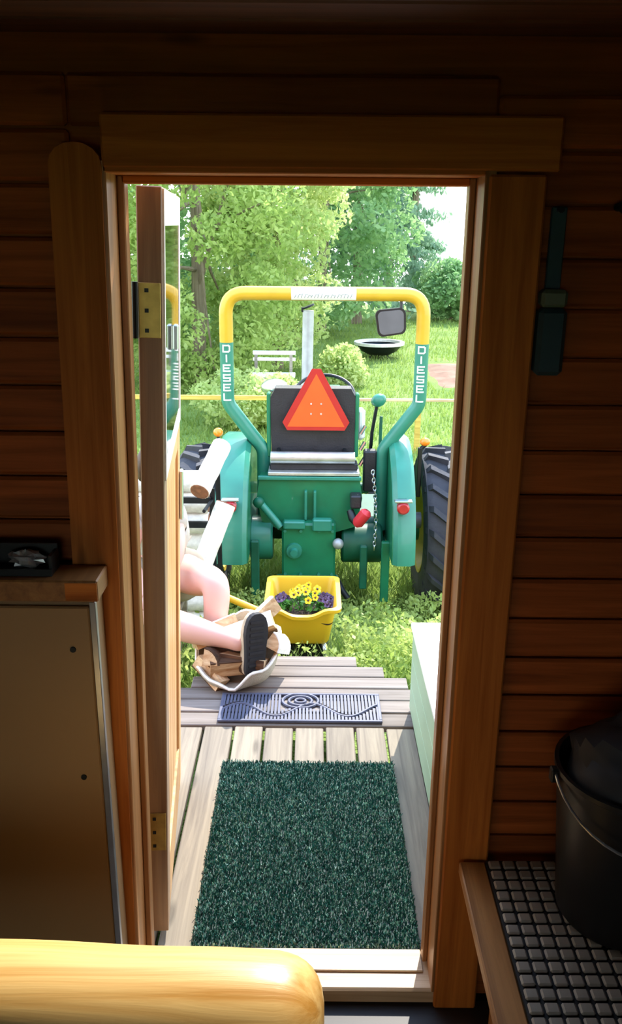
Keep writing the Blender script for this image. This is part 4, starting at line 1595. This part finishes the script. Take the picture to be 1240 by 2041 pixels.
ords = ['topmost', 'second', 'third', 'fourth', 'fifth', 'sixth', 'seventh', 'lowest']
zz = GR + .125 + .057
lgs = []
while zz < .56:
    lgs.append(zz)
    zz += .1125
for i, z_ in enumerate(reversed(lgs)):
    lab = 'white birch log at the top of the rack stack' if i == 0 else 'white birch log in the rack, number %s down the stack' % ['', 'two', 'three', 'four', 'five', 'six', 'seven', 'eight', 'nine', 'ten'][i]
    birch_log((-1.32, 4.30 + random.uniform(-.01, .01), z_), (-.53 + random.uniform(-.02, .01), 4.30 + random.uniform(-.01, .01), z_), .056, lab, 'birch logs stacked in the rack')
birch_log((-.46, 4.30, .69), (-.545, 4.03, .525), .05, 'white birch log lying askew over the upper rail of the rack')
birch_log((-.425, 4.10, .44), (-.535, 3.98, .17), .05, 'white birch log leaning steeply against the end of the rack')
for (z_) in (.15, .50):
    MB().tube([(-.50, 4.17, z_ - .06), (-.52, 3.98, z_ - .06 + (.0 if z_ > .3 else -.03))], .009, 8).build('peg', 'dark_steel', rk)

# ---- person sitting low beside the door, mostly hidden by it
person = thing('person', (-.68, 3.55, DECK), 'person sitting hunched behind the open door, bare legs and a black shoe sole showing', 'person')


def skin_body(name, nodes, edges, root, mat, parent, sub=2):
    me = bpy.data.meshes.new(name)
    keys = list(nodes)
    org = world_loc(parent)
    me.from_pydata([Vector(nodes[k_][0]) - org for k_ in keys], [(keys.index(a), keys.index(b)) for a, b in edges], [])
    me.materials.append(MATS[mat])
    o = bpy.data.objects.new(name, me)
    COL.objects.link(o)
    o.parent = parent
    md = o.modifiers.new('skin', 'SKIN')
    md.use_smooth_shade = True
    md.branch_smoothing = .6
    if not me.skin_vertices:
        bpy.context.view_layer.objects.active = o
        bpy.ops.mesh.customdata_skin_add()
    for i, k_ in enumerate(keys):
        r_ = nodes[k_][1]
        me.skin_vertices[0].data[i].radius = r_ if isinstance(r_, tuple) else (r_, r_)
        me.skin_vertices[0].data[i].use_root = (k_ == root)
    sb = o.modifiers.new('smooth', 'SUBSURF')
    sb.levels = sub
    sb.render_levels = sub
    return o


N = {
    'pelvis': ((-.69, 3.75, .23), (.13, .12)), 'spine': ((-.69, 3.72, .38), .115), 'chest': ((-.68, 3.64, .54), (.125, .11)),
    'neck0': ((-.668, 3.59, .63), .062), 'neck': ((-.655, 3.535, .68), .052), 'head0': ((-.642, 3.50, .73), .058), 'head1': ((-.639, 3.487, .78), .07),
    'hipL': ((-.61, 3.70, .24), .10), 'thighL': ((-.51, 3.54, .275), .088), 'kneeL': ((-.405, 3.395, .315), .068), 'kneeL2': ((-.395, 3.365, .26), .062),
    'calfL': ((-.405, 3.355, .16), .055), 'ankleL': ((-.415, 3.35, .06), .036), 'footL': ((-.37, 3.315, .02), .034), 'toeL': ((-.31, 3.29, .012), .024),
    'hipR': ((-.75, 3.66, .21), .10), 'thighR': ((-.71, 3.47, .21), .085), 'kneeR': ((-.66, 3.30, .20), .064), 'kneeR2': ((-.60, 3.265, .195), .064),
    'calfR': ((-.50, 3.215, .185), .065), 'calfR2': ((-.39, 3.165, .18), .05), 'ankleR': ((-.31, 3.13, .175), .037), 'footR': ((-.255, 3.105, .16), .034),
    'shL': ((-.60, 3.585, .565), .055), 'elbowL': ((-.575, 3.47, .42), .040), 'wristL': ((-.60, 3.39, .335), .028), 'palmL': ((-.61, 3.35, .315), .030),
    'shR': ((-.765, 3.60, .555), .055), 'elbowR': ((-.785, 3.45, .40), .040), 'wristR': ((-.71, 3.365, .315), .028), 'palmR': ((-.68, 3.335, .295), .030),
}
E = [('pelvis', 'spine'), ('spine', 'chest'), ('chest', 'neck0'), ('neck0', 'neck'), ('neck', 'head0'), ('head0', 'head1'),
     ('pelvis', 'hipL'), ('hipL', 'thighL'), ('thighL', 'kneeL'), ('kneeL', 'kneeL2'), ('kneeL2', 'calfL'), ('calfL', 'ankleL'), ('ankleL', 'footL'), ('footL', 'toeL'),
     ('pelvis', 'hipR'), ('hipR', 'thighR'), ('thighR', 'kneeR'), ('kneeR', 'kneeR2'), ('kneeR2', 'calfR'), ('calfR', 'calfR2'), ('calfR2', 'ankleR'), ('ankleR', 'footR'),
     ('chest', 'shL'), ('shL', 'elbowL'), ('elbowL', 'wristL'), ('wristL', 'palmL'), ('chest', 'shR'), ('shR', 'elbowR'), ('elbowR', 'wristR'), ('wristR', 'palmR')]
for S_, px_, py_, pz_ in (('L', -.61, 3.35, .315), ('R', -.68, 3.335, .295)):
    for q, (dx, dl_) in enumerate(((-.026, .055), (-.009, .068), (.009, .072), (.025, .062))):
        N['f%s%d' % (S_, q)] = ((px_ + dx, py_ - .030, pz_ - .008), .0095)
        N['g%s%d' % (S_, q)] = ((px_ + dx * 1.15, py_ - .030 - dl_ * .5, pz_ - .022), .0085)
        N['h%s%d' % (S_, q)] = ((px_ + dx * 1.15, py_ - .030 - dl_ * .75, pz_ - .05), .0075)
        E += [('palm' + S_, 'f%s%d' % (S_, q)), ('f%s%d' % (S_, q), 'g%s%d' % (S_, q)), ('g%s%d' % (S_, q), 'h%s%d' % (S_, q))]
    sgn = -1 if S_ == 'R' else 1
    N['t' + S_] = ((px_ + .036 * (-sgn), py_ - .01, pz_ - .006), .0095)
    N['u' + S_] = ((px_ + .050 * (-sgn), py_ - .040, pz_ - .02), .008)
    E += [('palm' + S_, 't' + S_), ('t' + S_, 'u' + S_)]
skin_body('body', N, E, 'pelvis', 'skin', person)
SH = {'p': (N['pelvis'][0], (.20, .185)), 's': ((-.69, 3.735, .33), .155), 'a': (N['hipL'][0], .18), 'b': ((-.55, 3.605, .262), .145), 'c': (N['hipR'][0], .18), 'd': ((-.720, 3.50, .21), .148)}
skin_body('shorts', SH, [('p', 's'), ('p', 'a'), ('a', 'b'), ('p', 'c'), ('c', 'd')], 'p', 'shorts_cloth', person)
SR = {'s': ((-.69, 3.725, .33), .165), 'm': ((-.685, 3.69, .45), .165), 'c': (N['chest'][0], (.172, .15)), 'n': ((-.668, 3.585, .632), .085),
      'a': (N['shL'][0], .085), 'b': ((-.588, 3.53, .495), .066), 'd': (N['shR'][0], .085), 'e': ((-.776, 3.53, .48), .066)}
skin_body('shirt', SR, [('s', 'm'), ('m', 'c'), ('c', 'n'), ('c', 'a'), ('a', 'b'), ('c', 'd'), ('d', 'e')], 'c', 'shirt_cloth', person)
# head: facing forward and down, hair as a rounded cap, eyes, brows, mouth, ears
hc = Vector((-.637, 3.478, .788))
fdir = Vector((.55, -.78, -.12)).normalized()
hup = (Vector((0, 0, 1)) - fdir * fdir.z).normalized()
hsd = hup.cross(fdir).normalized()
Mh = Matrix.Translation(hc) @ Matrix((hsd, fdir, hup)).transposed().to_4x4()
m = MB()
vs, fs = [], []
nA, nB = 32, 22
for i in range(nB + 1):
    for k in range(nA):
        th_, ph = PI * i / nB, 2 * PI * k / nA
        x, y_, z_ = math.sin(th_) * math.cos(ph), math.sin(th_) * math.sin(ph), math.cos(th_)
        low = max(0, -z_)
        fy = max(0, y_)
        nose_ = .020 * math.exp(-(x / .16) ** 2) * math.exp(-((z_ + .18) / .17) ** 2) * (1 if y_ > .5 else 0)
        sock = -.006 * sum(math.exp(-((x - q) / .16) ** 2) for q in (-.4, .4)) * math.exp(-((z_ - .06) / .12) ** 2) * (1 if y_ > .3 else 0)
        vs.append(Mh @ Vector((x * .074 * (1 - .22 * low), y_ * .088 * (1 - .10 * low) + nose_ + sock + .010 * low * fy, z_ * .105 - .006)))
for i in range(nB):
    for k in range(nA):
        fs.append((i * nA + k, (i + 1) * nA + k, (i + 1) * nA + (k + 1) % nA, i * nA + (k + 1) % nA))
m.add(vs, fs)
m.build('head', 'skin', person, smooth=True)
m = MB()
vs, fs, idx = [], [], {}
nA, nB = 28, 16
for i in range(nB + 1):
    for k in range(nA):
        th_, ph = PI * i / nB, 2 * PI * k / nA
        p = Vector((math.sin(th_) * math.cos(ph), math.sin(th_) * math.sin(ph), math.cos(th_)))
        w_ = 1 + .012 * math.sin(9 * ph + 3 * th_)
        idx[(i, k)] = len(vs)
        vs.append(Mh @ Vector((p.x * .083 * w_, p.y * .095 * w_ - .008, p.z * .108 * w_ + .004)))
for i in range(nB):
    for k in range(nA):
        th_, ph = PI * (i + .5) / nB, 2 * PI * (k + .5) / nA
        fwd_ = math.sin(th_) * math.sin(ph)
        hgt_ = math.cos(th_)
        if hgt_ > .42 + .25 * max(0, fwd_) or (fwd_ < .12 and hgt_ > -.45):
            fs.append((idx[(i, k)], idx[(i + 1, k)], idx[(i + 1, (k + 1) % nA)], idx[(i, (k + 1) % nA)]))
m.add(vs, fs)
hair = m.build('hair', 'hair_brown', person, smooth=True)
sd_ = hair.modifiers.new('thickness', 'SOLIDIFY')
sd_.thickness = .008
m = MB()
for sx in (-1, 1):
    m.ball(Mh @ Vector((sx * .028, .070, .005)), .0105, 10, 8)
m.build('eyes', 'white_paint', person, smooth=True)
m = MB()
for sx in (-1, 1):
    m.ball(Mh @ Vector((sx * .028, .0785, .004)), .0048, 8, 6)
    m.tube([Mh @ Vector((sx * .015, .086, .026)), Mh @ Vector((sx * .028, .081, .030)), Mh @ Vector((sx * .042, .071, .025))], .0028, 6)
m.build('pupils_and_brows', 'hair_brown', person, smooth=True)
m = MB()
for sx in (-1, 1):
    m.ball(Mh @ Vector((sx * .076, -.004, -.010)), (.010, .016, .026), 10, 8)
m.build('ears', 'skin', person, smooth=True)
m = MB()
m.tube([Mh @ Vector((-.019, .073, -.056)), Mh @ Vector((0, .079, -.057)), Mh @ Vector((.019, .073, -.056))], [.002, .005, .002], 8)
m.build('mouth', 'lamp_red', person, smooth=True)
# shoe on the outstretched foot: sole turned to the door, toes up
fwd = Vector((.50, -.86, .04)).normalized()          # the way the sole faces
upv = Vector((0.02, .12, 1.0))
upv = (upv - fwd * upv.dot(fwd)).normalized()
side = upv.cross(fwd).normalized()
Ms = Matrix.Translation((-.228, 3.085, .045)) @ Matrix((side, upv, fwd)).transposed().to_4x4()
outl = []
for (yy, ww) in ((-.005, .022), (.004, .036), (.03, .043), (.08, .042), (.13, .045), (.18, .050), (.215, .047), (.245, .038), (.262, .024), (.268, .010)):
    outl.append((yy, ww))
poly = [(w_, y_) for (y_, w_) in outl] + [(-w_, y_) for (y_, w_) in reversed(outl)]
shoe = MB().prism(poly, 0, .022, 'Z', Ms).build('shoe_sole', 'sole_black', person)
tag(shoe, label='black shoe sole')
tr_ = MB()
for k in range(9):
    y_ = .02 + .026 * k
    tr_.box(-.03, .03, y_, y_ + .012, .0215, .025, M=Ms)
tr_.build('tread', 'sole_black', shoe)
m = MB()
vs, fs = [], []
NL = 14
prof = [(0.0, 1.0), (-.02, 1.02), (-.045, .9), (-.062, .55), (-.068, .15)]
for (dz, s) in prof:
    for (x, y_) in poly:
        hgt_ = 1.0 if y_ < .12 else max(.55, 1 - (y_ - .12) * 3)
        vs.append(Ms @ Vector((x * s * .98, .13 + (y_ - .13) * (.98 if s > .9 else .6 + .4 * s), dz * hgt_)))
npl = len(poly)
for i in range(len(prof) - 1):
    for k in range(npl):
        fs.append((i * npl + k, i * npl + (k + 1) % npl, (i + 1) * npl + (k + 1) % npl, (i + 1) * npl + k))
fs.append(tuple((len(prof) - 1) * npl + k for k in range(npl)))
m.add(vs, fs)
m.build('shoe_upper', 'shoe_canvas', person, smooth=True)
# low stool under the person
sl = thing('stool', (-.72, 3.74, gz(-.72, 3.74)), 'low plain wooden stool under the seated person', 'stool')
MB().box(-.86, -.59, 3.60, 3.88, .075, .105, ch=.005).build('seat', 'grey_wood', sl)
for x in (-.85, -.63):
    for y_ in (3.61, 3.84):
        MB().box(x, x + .03, y_, y_ + .03, gz(x, y_) - .01, .075).build('leg', 'grey_wood', sl)

# ================================================================== GARDEN BACKGROUND
fn = thing('rail_fence', (0, 9.2, gz(0, 9.2)), 'low wooden rail fence crossing the lawn behind the tractor', 'fence')
for x in (-3.2, -1.75, -.30, 1.15, 2.6, 4.0):
    MB().box(x - .03, x + .03, 9.18, 9.24, gz(x, 9.2) - .05, .06, ch=.005).build('post', 'yellow_rail', fn)
for (xa, xb, mt) in ((-3.3, -.30, 'yellow_rail'), (-.30, 4.1, 'threshold_wood')):
    MB().box(xa, xb, 9.14, 9.175, -.005, .045 if xa < -1 else .025, ch=.005).build('rail', mt, fn)


g_ = gz(1.27, 16.6)
fb = thing('fire_bowl', (1.27, 16.6, g_), 'dark fire bowl with a pale rim on the lawn below the tractor mirror', 'bowl')
zb = g_ + .055
MB().lathe([(0, 0), (.2, .01), (.34, .08), (.44, .20), (.42, .20), (.32, .09), (.15, .03), (0, .025)], Matrix.Translation((1.27, 16.6, zb)), 28).build('bowl', 'dark_steel', fb, smooth=True)
MB().lathe([(.40, .20), (.48, .20), (.48, .25), (.40, .25), (.40, .20)], Matrix.Translation((1.27, 16.6, zb)), 28).build('rim', 'stone_white', fb)
for a_ in (90, 210, 330):
    MB().tube([(1.27 + .15 * math.cos(R(a_)), 16.6 + .15 * math.sin(R(a_)), zb + .03), (1.27 + .22 * math.cos(R(a_)), 16.6 + .22 * math.sin(R(a_)), g_ - .02)], .015, 8).build('leg', 'dark_steel', fb)
g_ = gz(-.5, 11.2)
gb = thing('garden_bench', (-.5, 11.2, g_), 'small white slatted garden bench by the leaves left of the exhaust pipe', 'bench')
for (ya, yb, za, zb) in ((11.38, 11.41, .76, .81), (11.38, 11.41, .68, .72), (11.0, 11.08, .52, .545), (11.1, 11.18, .52, .545), (11.2, 11.28, .52, .545)):
    MB().box(-.78, -.22, ya, yb, g_ + za, g_ + zb, ch=.004).build('slat', 'white_paint', gb)
for x in (-.74, -.28):
    MB().box(x - .02, x + .02, 11.375, 11.415, g_ - .02, g_ + .76).build('leg', 'grey_wood', gb)
    MB().box(x - .02, x + .02, 11.02, 11.06, g_ - .02, g_ + .52).build('leg', 'grey_wood', gb)
    MB().box(x - .02, x + .02, 11.0, 11.4, g_ + .48, g_ + .52).build('side_bar', 'grey_wood', gb)


def blob_foliage(clumps, n, size, spread):
    """points scattered round clump centres"""
    idx = rng.integers(0, len(clumps), n)
    c = np.array(clumps)[idx]
    d = rng.normal(0, 1, (n, 3))
    d /= np.linalg.norm(d, axis=1)[:, None]
    rr = spread * rng.uniform(.35, 1, n) ** .5
    return c + d * rr[:, None] * np.array([1, 1, .8])


def tree(name, label, x, y, r, z0, z1, n, leaf, mat, group, trunk=.12, ncl=70, spread=.42, height=None):
    g = gz(x, y)
    t = thing(name, (x, y, g), label, 'tree', group)
    rr = random.Random(hash((round(x, 2), round(y, 2))) % 1000)
    cl_ = []
    while len(cl_) < ncl:
        a, u = rr.uniform(0, 2 * PI), rr.uniform(-1, 1)
        q = rr.uniform(.45, 1) ** .6
        cz = (z0 + z1) / 2 + u * (z1 - z0) / 2
        k = math.sqrt(max(.12, 1 - abs(u) ** 3))
        cl_.append((x + r * q * k * math.cos(a), y + r * q * k * math.sin(a), cz))
    pts_ = blob_foliage(cl_, n, leaf, spread)
    pts_ = pts_[pts_[:, 2] > g + .05]
    tri_mesh('foliage', leaf_quads(pts_, leaf), 4, mat, t, 'stuff', (x, y, g))
    MB().tube([(x, y, g - .05), (x + .03, y, g + (z1 - g) * .4), (x - .05, y, z1 - .3)], [trunk, trunk * .75, trunk * .2], 10).build('trunk', 'trunk_bark', t, smooth=True)
    br = MB()
    for k in range(9):
        cc = cl_[k * 7 % ncl]
        br.tube([(x, y, g + (z1 - g) * (.25 + .06 * k)), ((x + cc[0]) / 2, (y + cc[1]) / 2, (cc[2] + g + (z1 - g) * .4) / 2), cc], [trunk * .35, trunk * .2, trunk * .08], 6)
    br.build('branches', 'trunk_bark', t)


G1 = 'leafy trees behind the lawn'
tree('leafy_tree', 'big bright green leafy tree left of the tractor', -1.75, 13.4, 1.75, -.5, 5.0, 42000, .045, 'tree_leaf', G1, ncl=120)
tree('leafy_tree', 'pale yellow green leafy tree in the middle behind the exhaust pipe', -.62, 15.2, 1.12, -.3, 5.4, 30000, .05, 'tree_leaf_pale', G1, ncl=100)
tree('leafy_tree', 'leafy tree furthest left, glimpsed through the gap beside the door hinge', -4.2, 13.0, 1.6, -.5, 5.0, 14000, .065, 'tree_leaf', G1, ncl=80)
tree('leafy_tree', 'deep green leafy tree standing further back behind the big left tree', -3.2, 18.5, 2.6, -.4, 7.0, 30000, .08, 'bush_leaf', G1, ncl=100, spread=.6)
tree('leafy_tree', 'grey green leafy tree standing back between the pale tree and the conifers', .2, 20.5, 2.0, -.4, 7.0, 24000, .075, 'bush_leaf', G1, ncl=110, spread=.55)
tree('shrub', 'low leafy shrub in front of the white bench behind the fence', -.85, 10.6, .62, -.55, -.02, 7000, .035, 'tree_leaf_pale', None, trunk=.03, ncl=45, spread=.2)
tree('shrub', 'feathery light green shrub beside the warning triangle behind the lawn', .50, 13.6, .28, -.55, -.12, 2500, .04, 'tree_leaf_pale', None, trunk=.03, ncl=30, spread=.22)
tree('shrub', 'round blue green bush at the right edge behind the lawn', 3.75, 24.0, .9, -.5, .8, 7000, .07, 'bush_leaf', None, trunk=.06, ncl=50, spread=.35)


def conifer(label, x, y, h, r, n):
    g = gz(x, y)
    t = thing('conifer', (x, y, g), label, 'tree', 'conifers behind the lawn')
    MB().tube([(x, y, g - .05), (x, y, g + h)], [.14, .02], 8).build('trunk', 'trunk_bark', t, smooth=True)
    nb_ = 130
    f = rng.uniform(.03, .98, nb_) ** .9
    az = rng.uniform(0, 2 * PI, nb_)
    bi = rng.integers(0, nb_, n)
    s = rng.uniform(.05, 1, n) ** .7
    fr_, aa = f[bi], az[bi]
    L_ = r * (1 - fr_) ** .8
    rad = L_ * s
    px = x + rad * np.cos(aa) + rng.normal(0, .09, n)
    py = y + rad * np.sin(aa) + rng.normal(0, .09, n)
    pz = g + .25 + fr_ * (h - .3) - .28 * rad - rng.uniform(0, .25, n)
    c_ = np.stack([px, py, np.maximum(pz, g + .03)], 1)
    tri_mesh('foliage', leaf_quads(c_, .075, up=1.6), 4, 'conifer_needle', t, 'stuff', (x, y, g))


conifer('conifer nearest the middle, beside the grey green leafy tree', 1.15, 23.0, 9, 1.5, 13000)
conifer('tall conifer second from the middle, above the tractor mirror', 2.1, 25.0, 10, 1.5, 13000)
conifer('conifer next to the bright gap of sky at the right', 2.95, 26.5, 8.5, 1.15, 12000)
conifer('conifer furthest left, far behind the leafy trees', -6.5, 24.0, 10, 2.0, 9000)
conifer('conifer at the far left behind the big green tree', -2.0, 26.0, 11, 2.0, 9000)
conifer('lone conifer standing to the right beyond the soil bed', 8.2, 25.0, 9, 1.6, 7000)
conifer('broad conifer at the far right edge of the lawn', 11.0, 22.0, 10, 2.0, 7000)
